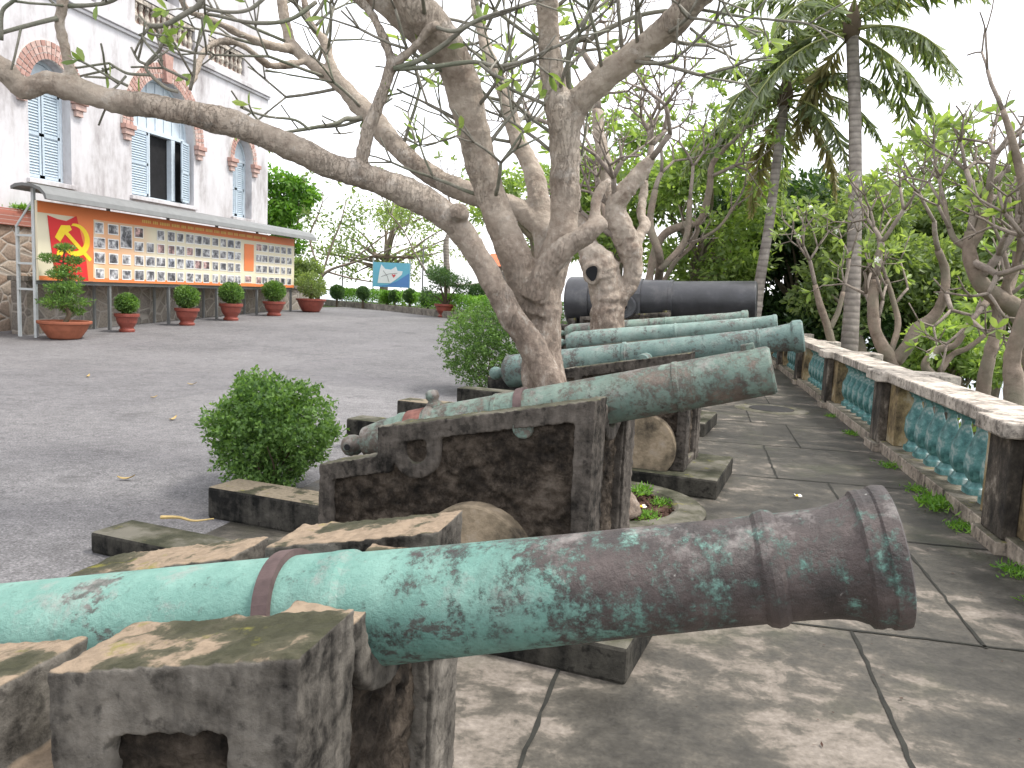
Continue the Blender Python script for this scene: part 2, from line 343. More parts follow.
m = M('red_brick', .9, .2); m.col(m.mix(.8, m.ramp(m.island(), [(.1, (.40,.235,.195)), (.5, (.46,.30,.255)), (.9, (.54,.40,.35))]), m.ramp(m.noise(9, 6), [(.3, (.7,.7,.7)), (.7, (1.15,1.15,1.15))]), 'MULTIPLY')); MT['brick'] = m.m
MT['mortar'] = plain('lime_mortar', (.58,.55,.51), .95)
m = M('brick_course', .9, .2); bt = m.n('ShaderNodeTexBrick'); bt.inputs['Scale'].default_value = 5; bt.inputs['Color1'].default_value = (.36,.15,.11,1); bt.inputs['Color2'].default_value = (.27,.11,.085,1); bt.inputs['Mortar'].default_value = (.45,.42,.39,1)
mp = m.n('ShaderNodeMapping'); mp.inputs['Rotation'].default_value = (radians(90), 0, radians(90)); m.l(m.co, mp.inputs[0]); m.l(mp.outputs[0], bt.inputs['Vector']); m.col(bt.outputs[0]); MT['brick_course'] = m.m
MT['shutter'] = plain('shutter_paint', (.44,.52,.58), .55, .1, 8)
MT['shutter_frame'] = plain('shutter_frame_paint', (.52,.59,.64), .55, .08, 6)
MT['dark_room'] = plain('dark_interior', (.012,.012,.013), .9, .3)
MT['darkwood'] = plain('dark_iron', (.03,.028,.027), .6, .2)
# metals
MT['patina1'] = patina('bronze_verdigris_to_brown', green=(.095,.215,.18), pale=(.225,.385,.325), dark=(.015,.014,.013), brown=(.064,.050,.046), gx=(-1.35, -.15), amount=.50)
MT['patina2'] = patina('bronze_grey_green', green=(.09,.145,.12), pale=(.20,.255,.21), dark=(.032,.029,.025), brown=(.105,.082,.065), amount=.505)
MT['patina3'] = patina('bronze_blue_green', green=(.10,.165,.15), pale=(.20,.275,.245), dark=(.03,.04,.036), brown=(.08,.07,.062), amount=.53, streak=False)
MT['patina4'] = patina('bronze_bright_green', green=(.13,.205,.18), pale=(.27,.35,.31), dark=(.04,.045,.04), brown=(.10,.09,.08), amount=.55)
MT['patina5'] = patina('bronze_grey_verdigris', green=(.14,.22,.185), pale=(.28,.36,.30), dark=(.04,.04,.036), brown=(.14,.125,.11), amount=.51)
m = M('black_painted_iron', .36, .6); f = m.noise(2.5, 7, .65); m.col(m.ramp(f, [(.35, (.026,.027,.030)), (.55, (.042,.043,.048)), (.7, (.085,.083,.084))])); m.bump(m.noise(18, 6), .2, .02); MT['black_iron'] = m.m
MT['rust_strap'] = plain('rusty_iron_strap', (.085,.058,.055), .75, .35, 18)
MT['red_rust'] = plain('red_corroded_bronze', (.17,.075,.06), .8, .4, 22)
MT['grey_metal'] = plain('grey_painted_metal', (.17,.175,.17), .5, .1, 4)
MT['galv'] = plain('pale_galvanised_steel', (.52,.56,.56), .5, .08, 5)
# trees
MT['barkA'] = bark('frangipani_bark', (.46,.395,.325), (.27,.215,.17), True)
MT['barkLimb'] = bark('smooth_grey_limb', (.40,.345,.295), (.20,.165,.135), False)
MT['twig'] = bark('grey_green_twig', (.30,.28,.235), (.14,.13,.105), False, green=(.17,.185,.13))
MT['twigpink'] = bark('grey_pink_twig', (.30,.255,.215), (.15,.12,.10), False)
MT['barkR'] = bark('brown_frangipani_bark', (.27,.215,.17), (.115,.088,.068), False, green=(.17,.155,.115), sc=.8)
m = M('palm_bark', .95, .15); x, y, z = m.xyz(); wv = m.n('ShaderNodeTexWave'); wv.bands_direction = 'Z'; wv.inputs['Scale'].default_value = 2.3; wv.inputs['Distortion'].default_value = 2.0; wv.inputs['Detail'].default_value = 4; m.l(m.co, wv.inputs[0])
m.col(m.mix(.6, m.ramp(m.noise(4, 7), [(.3, (.15,.13,.115)), (.6, (.27,.24,.21)), (.75, (.36,.33,.30))]), m.ramp(wv.outputs['Fac'], [(0, (.55,.55,.55)), (.3, (1,1,1)), (1, (1.1,1.1,1.1))]), 'MULTIPLY')); m.bump(wv.outputs['Fac'], .3, .02); MT['palmbark'] = m.m
MT['frangi_leaf'] = leaf_mat('frangipani_leaf', (.11,.165,.06), (.33,.41,.17), .5)
MT['bright_leaf'] = leaf_mat('bright_green_leaf', (.125,.195,.065), (.33,.425,.15), .5)
MT['mid_leaf'] = leaf_mat('mid_green_leaf', (.095,.14,.058), (.28,.35,.15), .48)
MT['dark_leaf'] = leaf_mat('dark_green_leaf', (.018,.045,.016), (.07,.125,.04), .3)
MT['bush_leaf'] = leaf_mat('clipped_bush_leaf', (.045,.105,.028), (.22,.36,.10), .34)
MT['bush_leaf2'] = leaf_mat('dark_bush_leaf', (.045,.10,.028), (.20,.33,.09), .34)
MT['hedge_leaf'] = leaf_mat('hedge_leaf', (.06,.17,.02), (.22,.40,.06), .3)
MT['topiary_leaf'] = leaf_mat('topiary_leaf', (.04,.09,.036), (.13,.22,.085), .3)
MT['palm_leaf'] = leaf_mat('palm_leaf', (.17,.205,.13), (.38,.43,.29), .55, warm=(.34,.33,.17))
MT['palm_dead'] = leaf_mat('yellowed_palm_leaf', (.24,.22,.10), (.42,.37,.18), .3)
MT['rachis'] = plain('palm_rachis', (.20,.22,.07), .6)
MT['twig_brown'] = plain('bush_stem', (.10,.075,.05), .9)
MT['petal'] = plain('white_petal', (.85,.84,.78), .5, .04); MT['petal_core'] = plain('yellow_petal_core', (.80,.55,.04), .5)
MT['dry_leaf'] = plain('dry_leaf', (.38,.28,.12), .7, .25, 20)
MT['pot'] = plain('red_brown_glazed_pot', (.26,.065,.045), .42, .2, 5, .5)
MT['clay'] = plain('terracotta_pot', (.33,.115,.065), .7, .2, 5)
# board
m = M('board_printed_cream', .5); x, y, z = m.xyz(); f = m.noise(1.0, 3)
band = m.ramp(m.math('ADD', m.math('MULTIPLY', y, .1), m.math('ADD', m.math('MULTIPLY', f, .06), .47)), [(.06, (0,0,0)), (.10, (.75,.75,.75)), (.20, (.6,.6,.6)), (.30, (0,0,0))])
m.col(m.mix(band, (.70,.635,.47), (.74,.34,.15))); MT['cream'] = m.m
MT['orange'] = plain('board_orange', (.78,.22,.07), .5, .05, 1)
m = M('flag_red_field', .5); x, y, z = m.xyz(); m.col((.62,.028,.03)); MT['flag'] = m.m
MT['flag_gold'] = plain('flag_yellow', (.85,.62,.03), .5, .05); MT['gold_text'] = plain('yellow_lettering', (.86,.62,.18), .5, .05)
m = M('archive_photo', .4); oi = m.n('ShaderNodeObjectInfo'); cb = m.n('ShaderNodeCombineXYZ')
for i in range(3): m.l(m.math('MULTIPLY', oi.outputs['Random'], 60.0 + 17 * i), cb.inputs[i])
va = m.n('ShaderNodeVectorMath', operation='ADD'); m.l(m.co, va.inputs[0]); m.l(cb.outputs[0], va.inputs[1]); m.co = va.outputs[0]
f = m.noise(5, 6, .65); g = m.ramp(f, [(.36, (.035,.035,.04)), (.47, (.14,.14,.15)), (.54, (.33,.33,.34)), (.64, (.66,.66,.66))])
tint = m.ramp(oi.outputs['Random'], [(.45, (1,1,1)), (.5, (.85,.9,1.0)), (.62, (1,1,1)), (.9, (1,1,1)), (.95, (1.1,.72,.66))], 'CONSTANT'); m.col(m.mix(1.0, g, tint, 'MULTIPLY')); MT['photo'] = m.m
MT['photo_white'] = plain('photo_border', (.78,.77,.74), .5, .04)
MT['sign_blue'] = plain('sign_sky_blue', (.16,.46,.60), .5, .08, .8); MT['sign_deep'] = plain('sign_deep_blue', (.10,.24,.52), .5, .08, .8); MT['sign_white'] = plain('sign_white', (.78,.80,.80), .5, .05); MT['sign_red'] = plain('sign_red', (.62,.07,.07), .5)
MT['tile_roof'] = plain('orange_roof_tile', (.55,.15,.07), .8, .2, 3)

# ------------------------------------------------------------------ leaf meshes
def leafmesh(name, p, d, L, W, m, parent=None, six=False, sag=.15, up=None):
    p = np.asarray(p, float); d = nrm(np.asarray(d, float)); n = len(p)
    L = np.broadcast_to(np.asarray(L, float), (n,))[:, None]; W = np.broadcast_to(np.asarray(W, float), (n,))[:, None]
    r = rng.normal(size=(n, 3)) if up is None else up
    s = nrm(np.cross(d, r)); nn = np.cross(s, d)
    if six:
        V = np.stack([p, p + d*L*.35 + s*W*.42 + nn*L*.02, p + d*L*.72 + s*W*.5 - nn*L*sag*.3, p + d*L - nn*L*sag, p + d*L*.72 - s*W*.5 - nn*L*sag*.3, p + d*L*.35 - s*W*.42 + nn*L*.02], 1)
        k = 6; ff = np.array([[0, 1, 2, 3], [0, 3, 4, 5]])
    else:
        V = np.stack([p, p + d*L*.5 + s*W*.5, p + d*L - nn*L*sag, p + d*L*.5 - s*W*.5], 1); k = 4; ff = np.array([[0, 1, 2, 3]])
    V = V.reshape(-1, 3); FF = (ff[None] + (np.arange(n) * k)[:, None, None]).reshape(-1, 4)
    me = bpy.data.meshes.new(name)
    me.vertices.add(len(V)); me.vertices.foreach_set('co', V.ravel()); me.loops.add(FF.size); me.loops.foreach_set('vertex_index', FF.ravel().astype(np.int32))
    me.polygons.add(len(FF)); me.polygons.foreach_set('loop_start', (np.arange(len(FF)) * 4).astype(np.int32))
    me.update(calc_edges=True); me.materials.append(m)
    o = bpy.data.objects.new(name, me); COL.objects.link(o)
    if parent: o.parent = parent
    return o
def ball_leaves(n, c, r, lumps=14, bias=.55, seed=0):
    # points in a bumpy ball shell + outward directions
    g = np.random.default_rng(seed); u = nrm(g.normal(size=(n, 3)))
    ctr = nrm(g.normal(size=(lumps, 3))); amp = g.uniform(-.34, .2, lumps) if bias > .32 else g.uniform(-.16, .14, lumps)
    k = 1 + (np.exp(-((u[:, None] - ctr[None]) ** 2).sum(-1) / .12) * amp).sum(1)
    rad = g.uniform(0, 1, n) ** bias * k
    p = u * rad[:, None] * np.asarray(r) + np.asarray(c); d = nrm(u * .8 + g.normal(size=(n, 3)) * .55 + np.array([0, 0, .25])); return p, d

# ------------------------------------------------------------------ setting: terrain, asphalt, paving, sea
def terrain_h(X, Y):
    zb = (rise(Y) if X < -2.9 else 0) - .03
    yb = 30 if X > -4 else 23.5 + (-5 - X) * 1.25
    d = max(X - 2.75, (Y - yb), 0.0)
    dl = max(-X - 60, 0.0, -40 - Y)
    return max(zb - .42 * d - (.25 if X > 2.75 else 0) * min(1, d * 2) - .3 * dl, -62.0)
def axis_grid(lo, hi, c0, c1, fine, coarse):
    a = list(np.arange(lo, c0, coarse)) + list(np.arange(c0, c1, fine)) + list(np.arange(c1, hi + coarse, coarse)); return a
gx = axis_grid(-240, 240, -30, 16, 1.0, 10); gy = axis_grid(-200, 260, -6, 50, 1.0, 10)
gx = sorted(set([round(v, 3) for v in gx] + [2.75, 3.0]))
b = MB(); vs = [(x, y, terrain_h(x, y)) for y in gy for x in gx]; nx = len(gx)
b.add(vs, [(j*nx + i, j*nx + i + 1, (j+1)*nx + i + 1, (j+1)*nx + i) for j in range(len(gy) - 1) for i in range(nx - 1)])
struct(b.build('hillside_ground', MT['soil'], smooth=True))
b = MB(); b.add([(-9000,-9000,-60),(9000,-9000,-60),(9000,9000,-60),(-9000,9000,-60)], [(0,1,2,3)]); struct(b.build('sea', MT['sea']))
b = MB(); ys = list(np.arange(-12, 52, 1.0))
b.add([(x, y, rise(y) + .004) for y in ys for x in (-16.9, -12, -8, -5, -2.9)], [(j*5 + i, j*5 + i + 1, (j+1)*5 + i + 1, (j+1)*5 + i) for j in range(len(ys) - 1) for i in range(4)])
struct(b.build('asphalt_yard', MT['asphalt'], smooth=True))
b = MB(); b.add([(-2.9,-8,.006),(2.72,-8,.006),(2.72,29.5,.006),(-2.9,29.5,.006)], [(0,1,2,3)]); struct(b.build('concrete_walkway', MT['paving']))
# joints of the paving slabs: thin dirty strips, slightly wandering
b = MB()
def strip(p, q, w):
    p = np.array(p, float); q = np.array(q, float); n = 24; t = nrm(q - p); s = np.array([-t[1], t[0]]); L = np.linalg.norm(q - p); vs = []
    n = max(6, int(L * 12))
    for i in range(n + 1):
        c = p + (q - p) * i / n + s * rng.normal() * .0025; ww = w * rng.uniform(.55, 1.25) / 2
        vs += [(*(c + s * ww), .0105), (*(c - s * ww), .0105)]
    b.add(vs, [(2*i, 2*i + 1, 2*i + 3, 2*i + 2) for i in range(n)])
for yy in np.arange(0.6, 23, 1.74): strip((-2.8, yy - .02), (2.05, yy + .03), .018)
k = 0
for i, y0 in enumerate(np.arange(-1.14, 22, 1.74)):
    for x0 in (-1.75, -.46, .86):
        xo = x0 + (.0 if i % 2 == 1 else .42) if y0 > 4 else x0
        if y0 > 3.9 and y0 < 4.2: xo = x0 + .62
        strip((xo - .01, y0), (xo + .01, y0 + 1.74), .018)
struct(b.build('paving_joints', MT['joint']))

# ------------------------------------------------------------------ balustrade
def balustrade():
    root = thing('balustrade', 'long weathered stone balustrade with teal balusters and pale coping along the walkway', 'balustrade', (2.25, 0, 0))
    piers = [2.19, 5.98, 9.72, 13.40, 17.05, 20.7, 24.35, 28.0]
    Y0, Y1 = 1.2, 28.6
    cb = MB(); cb.box(-.11, .30, Y0, Y1, .785, .895); cb.build('coping', MT['capstone'], root, bevel=.015)
    pb = MB(); pb.box(-.13, .28, Y0, Y1, 0, .13); pb.build('base_course', MT['base_stone'], root, bevel=.012)
    for py in piers:
        p = MB(); p.box(-.06, .24, py - .52, py + .52, .132, .782); po = p.build('pier', MT['ochre'], root, bevel=.008)
        q = MB(); q.box(-.155, -.062, py - .2, py + .2, .10, .782); q.build('pilaster', MT['pier'], po, bevel=.01)
        q = MB(); q.box(-.24, .62, py - .27, py + .27, .79, .90); q.build('pier_cap', MT['capstone'], po, bevel=.016)
        q = MB(); q.box(.242, .56, py - .2, py + .2, -.4, .787); q.build('buttress', MT['pier'], po, bevel=.01)
        q = MB(); q.box(-.20, -.05, py - .24, py + .24, 0, .098); q.build('pier_foot', MT['base_stone'], po, bevel=.01)
    prof = [(.0, .078), (.05, .078), (.062, .06), (.10, .044), (.135, .064), (.20, .082), (.34, .080), (.42, .052), (.51, .030), (.56, .034), (.565, .055), (.585, .055), (.60, .070), (.655, .072)]
    for a, c in zip(piers[:-1], piers[1:]):
        n = 7; y0, y1 = a + .53, c - .53
        for i in range(n):
            y = y0 + (y1 - y0) * (i + .5) / n
            bb = MB(); vs = []; fs = []
            for t, r in prof:
                h = r * 1.08; ch = r * .26
                for (xx, yy) in ((h, -h + ch), (h, h - ch), (h - ch, h), (-h + ch, h), (-h, h - ch), (-h, -h + ch), (-h + ch, -h), (h - ch, -h)):
                    vs.append((xx, yy, t))
            for q in range(len(prof) - 1):
                for k in range(8): fs.append((q*8 + k, q*8 + (k+1) % 8, (q+1)*8 + (k+1) % 8, (q+1)*8 + k))
            bb.add(vs, fs); o = bb.build('baluster', MT['teal'], root); o.location = (.09, float(y), .13); o.rotation_euler = (0, 0, float(rng.normal() * .03))
balustrade()

# ------------------------------------------------------------------ cannons and carriages
def inset(poly, d):
    P = [np.array(p, float) for p in poly]; n = len(P); area = sum(P[i][0]*P[(i+1) % n][1] - P[(i+1) % n][0]*P[i][1] for i in range(n))
    sg = 1 if area > 0 else -1; out = []
    for i in range(n):
        a, bq, c = P[i-1], P[i], P[(i+1) % n]
        e1 = nrm(bq - a); e2 = nrm(c - bq); n1 = np.array([-e1[1], e1[0]]) * sg; n2 = np.array([-e2[1], e2[0]]) * sg
        k = n1 + n2; k = k / max(.35, (k @ k) / 2); out.append(bq + k * d)
    return out
def carriage(label, P, ang, W, zf, slope, slot, step, end, zb=.17, t=.2, fr=.085, group=None, barrel_r=.13, axis_z=None, plinth=None, mats=None, wheel=None, fine=True, trail=None, uband=False):
    """P = world position of the near corner of the front face; x runs back along -x."""
    root = thing('gun_carriage', label, 'gun carriage', (P[0], P[1], 0), -ang, group)
    fm = mats or MT['frame']
    zt = lambda s: zf + slope * s
    prof = [(0, zb), (0, zt(0)), (slot + .05, zt(slot + .05)), (slot + .05, zt(slot) - .19), (slot - .05, zt(slot) - .19), (slot - .05, zt(slot - .05) - .02),
            (step, zt(step) - .03), (step, zt(step) - .17), (end, zt(end) - .17), (end, zb)]
    if uband: prof = [(0, zb), (0, zt(0)), (step, zt(step)), (step, zt(step) - .14), (end, zt(end) - .15), (end, zb)]
    inn = inset(prof, fr)
    for y0, y1 in ((0, t), (W - t, W)):
        p = MB(); p.prism(inset(prof, .02), 'y', y0 + .022, y1 - .022); pan = p.build('cheek_panel', MT['rough'], root, smooth=True)
        q = MB(); q.ring(prof, inn, 'y', y0, y1)
        if uband:
            z0_ = zt(slot) - .02; po_ = [(slot + .13, z0_)] + [(slot + .13 * cos(a), z0_ - .12 + .13 * sin(a)) for a in np.linspace(0, -pi, 13)] + [(slot - .13, z0_)]
            pi2_ = [(slot + .055, z0_)] + [(slot + .055 * cos(a), z0_ - .12 + .055 * sin(a)) for a in np.linspace(0, -pi, 13)] + [(slot - .055, z0_)]
            q.prism(po_ + pi2_[::-1], 'y', y0 + .001, y1 - .001)
        f = q.build('cheek_frame', fm, root, smooth=True)
        if fine:
            rough(pan, .012, .06, .035, chip=.022); rough(f, .009, .12, .012, chip=.011)
    # front wall with the notch for the barrel
    if axis_z is None: axis_z = zt(0) + .02
    cy = W / 2; r = barrel_r + .012; z1 = zt(-.17) - .012
    fp = [(t - .05, zb), (W - t + .05, zb), (W - t + .05, z1), (cy + r, z1)]
    zc = min(axis_z, z1)
    for k in range(0, 13):
        a = -pi * k / 12; fp.append((cy + r * cos(a), zc + r * sin(a)))
    fp += [(cy - r, z1), (t - .05, z1)]
    fp = [p for i, p in enumerate(fp) if i == 0 or abs(p[0] - fp[i-1][0]) + abs(p[1] - fp[i-1][1]) > 1e-4]
    p = MB(); p.prism(inset(fp, .02), 'x', -.16, -.05); pan = p.build('front_panel', MT['rough'], root, smooth=True)
    q = MB(); q.ring(fp, inset(fp, .06), 'x', -.17, -.012); f = q.build('front_frame', fm, root, smooth=True)
    if fine: rough(pan, .012, .06, .035, chip=.022); rough(f, .009, .12, .012, chip=.011)
    # wheel discs against the cheeks
    for (ws, wr) in (wheel or []):
        for yy, y2 in ((-.06, .03), (W - .03, W + .06)):
            w = MB(); w.lathe([(yy, wr), (y2, wr)], 36, (ws, 0, zb + wr * .62), 'y'); o = w.build('wheel_disc', MT['wheel'], root, smooth=False, bevel=.012)
    if trail:
        tx, tw_, th = trail
        for y0, y1, x0_, h_, mm in ((-.02, tw_, tx, th, 'plinth'), (W - tw_ + .34, W + .36, tx + .06, th + .09, 'slab')):
            p = MB(); p.box(x0_, end + .02, y0, y1, 0.0, h_); p.build('trail_beam', MT[mm], root, bevel=.02)
    if plinth:
        x0, x1, y0, y1, h = plinth
        p = MB(); p.box(x0, x1, y0, y1, 0.0, h); p.build('plinth', MT['plinth'], root, bevel=.02, bseg=2)
    return root
def cannon(label, P, ang, W, s_m, z_m, slope, prof, mat, group, extras=None, mesh_seg=48, yaw_b=0.0):
    """prof: (distance back from the muzzle face, radius). The barrel object's x axis points to the muzzle."""
    root = thing('cannon', label, 'cannon', (P[0], P[1], 0), -ang, group)
    ba = atan(slope)
    b = MB(); pts = []
    bore = prof[0][1] * .55
    pts = [(-.5, .001), (-.5, bore), (-.0, bore), (0, prof[0][1] * .93)] + [(-d, r) for d, r in prof]
    b.lathe(pts, mesh_seg, (0, 0, 0), 'x'); o = b.build('barrel', mat, root, smooth=True)
    es = o.modifiers.new('edge', 'EDGE_SPLIT'); es.split_angle = radians(24)
    o.location = (s_m, W / 2 + s_m * math.tan(yaw_b), z_m); o.rotation_euler = (0, -ba, yaw_b)
    if extras: extras(o, mat)
    return root, o
def ringpts(d, r, w, h): return [(d - w/2, r), (d - w*.3, r + h), (d + w*.3, r + h), (d + w/2, r)]
def cascabel(o, d, mat, r=.05, hole=True):
    b = MB(); b.lathe([(-d + .03, r * .9), (-d - .02, r * .7), (-d - .04, r * .75), (-d - .07, r * 1.0), (-d - .10, r * 1.05), (-d - .13, r * .85), (-d - .15, r * .4)], 20, (0,0,0), 'x')
    k = b.build('cascabel_knob', mat, o, smooth=True)
    if hole:
        h = MB(); h.lathe([(-r * 1.12, .016), (r * 1.12, .016)], 14, (-d - .09, 0, 0), 'y'); h.build('knob_hole', MT['dark_room'], o)
def strap(o, d, r, mat, w=.035):
    b = MB(); b.lathe([(-d - w/2, r - .01), (-d - w/2, r + .012), (-d + w/2, r + .012), (-d + w/2, r - .01)], 48, (0,0,0), 'x', caps=False); b.build('iron_strap', mat, o, smooth=False)
def trunnions(o, d, r, half, mat, drop=.03):
    b = MB(); b.lathe([(-half, r), (half, r)], 20, (-d, 0, -drop), 'y'); b.build('trunnion', mat, o, smooth=False, bevel=.006)
def lug(o, d, r, mat, s=.035, lean=0):
    b = MB(); b.lathe([(r - .02, s * 1.1), (r + .015, s), (r + .03, s * .65), (r + .045, s * .9), (r + .075, s * .8), (r + .085, s * .3)], 14, (-d, 0, 0), 'z'); b.build('vent_lug', mat, o, smooth=True)

G1 = 'bronze cannons along the terrace'; G2 = 'stepped concrete carriages under the cannons'
# first, nearest
N1 = (-.555, 1.075); A1 = radians(0); W1 = .90
carriage('nearest tan topped concrete carriage in the left foreground with recessed panel in its side', N1, A1, W1, 1.028, .20, -.505, -1.05, -1.5, group=G2, barrel_r=.132, axis_z=.975,
         plinth=(-2.2, .12, -.12, W1 + .12, .168), mats=MT['frame_tan'], wheel=[(-.62, .2)], t=.21, fr=.118)
prof1 = [(.0, .104), (.004, .113), (.018, .116), (.030, .1155), (.034, .1125), (.044, .1125), (.05, .1145), (.062, .1135), (.068, .107), (.09, .0995), (.12, .0955), (.17, .0935), (.20, .0935), (.208, .100), (.222, .103), (.236, .100), (.244, .094), (.30, .0945), (.6, .100), (.9, .1075), (1.04, .112)] + \
        [(1.055, .1125), (1.068, .120), (1.095, .121), (1.12, .1195), (1.5, .128), (1.75, .133), (2.1, .14), (2.3, .145), (2.34, .153), (2.40, .153), (2.44, .12)]
prof1 = [(d_, r_ * (1.06 if d_ > .1 else 1.13 - .07 * d_ / .1)) for d_, r_ in prof1]
def ex1(o, mat):
    strap(o, 1.215, .131, MT['rust_strap'], .036); trunnions(o, 1.44, .045, .30, mat, .03); cascabel(o, 2.44, mat)
cannon('nearest big bronze cannon, turquoise at the breech and brown at the flared muzzle', N1, A1, W1, .943, 1.158, .232, prof1, MT['patina1'], G1, ex1, 72)
# second
A2 = radians(9.5); d2 = np.array([cos(A2), -sin(A2)]); n2 = np.array([sin(A2), cos(A2)]); P2 = np.array([-.17, 3.18]) - .24 * d2 + .15 * n2
W2 = .78
c2 = carriage('dark concrete carriage of the second cannon, its long stepped side facing the front cannon', P2, A2, W2, 1.16, .215, -.86, -1.07, -1.40, group=G2, barrel_r=.115,
         plinth=(-1.5, .24, -.15, W2 + .15, .168), wheel=[(-.52, .29)], t=.19, trail=(-2.95, .28, .13), uband=True)
prof2 = [(.0, .098), (.01, .106), (.02, .108), (.25, .112), (.40, .113)] + ringpts(.42, .113, .03, .004) + [(.9, .117), (1.2, .120)] + ringpts(1.3, .121, .03, .006) + [(1.6, .124)] + ringpts(1.66, .124, .05, .012) + [(1.72, .12), (1.80, .115)] + ringpts(1.83, .112, .04, .01) + [(1.95, .105), (2.06, .085), (2.075, .05)]
def ex2(o, mat):
    cascabel(o, 2.06, mat, .055); lug(o, 1.64, .122, mat, .04); trunnions(o, 1.08, .05, .36, mat, .03)
    b = MB(); b.lathe([(-1.795, .1185), (-1.79, .125), (-1.70, .126), (-1.695, .121)], 40, (0,0,0), 'x', caps=False); b.build('rust_band', MT['red_rust'], o, smooth=True)
    strap(o, 1.17, .1195, MT['rust_strap'], .04)
    b = MB(); b.box(-.12, -.06, -.018, .018, .10, .135); b.build('sight_block', mat, o, bevel=.006)
S2 = .24 + .44
cannon('grey green cannon with plain blunt muzzle and a red rust band near its breech', P2, A2, W2, S2, 1.31, .265, prof2, MT['patina2'], G1, ex2, yaw_b=radians(4.2))
# third
A3 = radians(9); d3 = np.array([cos(A3), -sin(A3)]); n3 = np.array([sin(A3), cos(A3)]); P3 = np.array([.28, 6.52]) - .30 * d3 + .16 * n3
carriage('dark concrete carriage of the third cannon on a mossy plinth behind the tree pit', P3, A3, W2, 1.17, .2, -1.05, -1.35, -1.75, group=G2, barrel_r=.125,
         plinth=(-1.8, .30, -.16, W2 + .16, .168), wheel=[(-.36, .29)], t=.19, trail=(-3.3, .26, .30), uband=True)
prof3 = [(.0, .118), (.012, .135), (.05, .138), (.08, .135), (.10, .118), (.2, .108), (.28, .104)] + ringpts(.36, .104, .03, .006) + [(.9, .115), (1.3, .125)] + ringpts(1.5, .13, .04, .01) + [(2.3, .15)] + ringpts(2.4, .15, .05, .012) + [(2.55, .155), (2.62, .15), (2.66, .10)]
def ex3(o, mat):
    cascabel(o, 2.66, mat, .06, False); trunnions(o, 1.3, .055, .36, mat)
cannon('third cannon, blue green bronze with a flared trumpet muzzle reaching toward the balustrade', P3, A3, W2, .84, 1.345, .19, prof3, MT['patina3'], G1, ex3, yaw_b=radians(3))
# fourth
P4 = np.array([-.05, 9.75])
carriage('concrete carriage of the fourth cannon, mostly hidden behind the flared third cannon', P4, A3, W2, 1.17, .16, -1.05, -1.35, -1.75, group=G2, barrel_r=.12, plinth=(-1.8, .30, -.16, W2 + .16, .168), fine=False, trail=(-3.0, .26, .3), uband=True)
prof4 = [(.0, .09), (.01, .105), (.04, .108), (.06, .10), (.2, .094), (1.0, .105)] + ringpts(1.2, .108, .03, .008) + [(2.0, .125), (2.5, .13), (2.6, .10)]
cannon('fourth cannon, slim bright green bronze barrel showing just above the flared third cannon', P4, A3, W2, .98, 1.37, .15, prof4, MT['patina4'], G1, lambda o, m_: cascabel(o, 2.6, m_, .05, False), yaw_b=radians(3))
# fifth
P5 = np.array([-.2, 12.95])
carriage('concrete carriage of the fifth cannon, a stained front end below its slender barrel', P5, A3, W2, 1.16, .14, -1.05, -1.35, -1.75, group=G2, barrel_r=.12, plinth=(-1.8, .30, -.16, W2 + .16, .168), fine=False, trail=(-3.0, .26, .3), uband=True)
prof5 = [(.0, .095), (.01, .118), (.05, .12), (.10, .118), (.115, .105), (.3, .10), (1.0, .112)] + ringpts(1.3, .115, .03, .008) + [(2.4, .135), (2.9, .14), (3.0, .10)]
cannon('fifth cannon, thin grey green barrel lying just in front of the big black gun', P5, A3, W2, 1.0, 1.365, .14, prof5, MT['patina5'], G1, lambda o, m_: cascabel(o, 3.0, m_, .05, False), yaw_b=radians(3))
# sixth: the big black gun
A6 = radians(6); P6 = np.array([-.45, 16.35]); W6 = 1.0
carriage('low rough stone carriage holding the big black gun at the far end of the row', P6, A6, W6, 1.34, .10, -1.9, -2.1, -2.4, group=G2, barrel_r=.36, axis_z=1.62, plinth=(-3.4, .4, -.2, W6 + .2, .168), fine=False)
prof6 = [(.0, .355), (.02, .385), (.06, .395), (.5, .398), (1.0, .40), (1.62, .405), (1.64, .435), (1.70, .435), (1.72, .425), (2.25, .44), (2.26, .465), (3.2, .485), (3.22, .455), (3.34, .455), (3.35, .51), (3.80, .515), (3.84, .49), (3.86, .2)]
def ex6(o, mat):
    for sg in (-1, 1):
        b = MB(); b.box(-2.82, -2.25, min(sg * .36, sg * .50), max(sg * .36, sg * .50), -.36, .16); b.build('trunnion_block', mat, o, bevel=.02)
        b = MB(); b.lathe([(0, .24), (.09, .24), (.10, .22), (.10, .17), (.07, .165), (.07, .075), (.10, .07), (.10, .06), (.02, .06)], 32, (-2.55, 0, -.12), 'y', caps=False)
        t = b.build('trunnion_ring', mat, o, smooth=False); 
        h = MB(); h.lathe([(0, .06), (.075, .06)], 20, (-2.55, 0, -.12), 'y'); hh = h.build('trunnion_bore', MT['dark_room'], o)
        if sg < 0:
            for x in (t, hh):
                x.scale = (1, -1, 1); x.location = (0, -.5, 0)
        else:
            for x in (t, hh): x.location = (0, .5, 0)
cannon('big black painted iron gun with a round trunnion, last and largest in the row', P6, A6, W6, 1.62, 1.635, .045, prof6, MT['black_iron'], None, ex6)

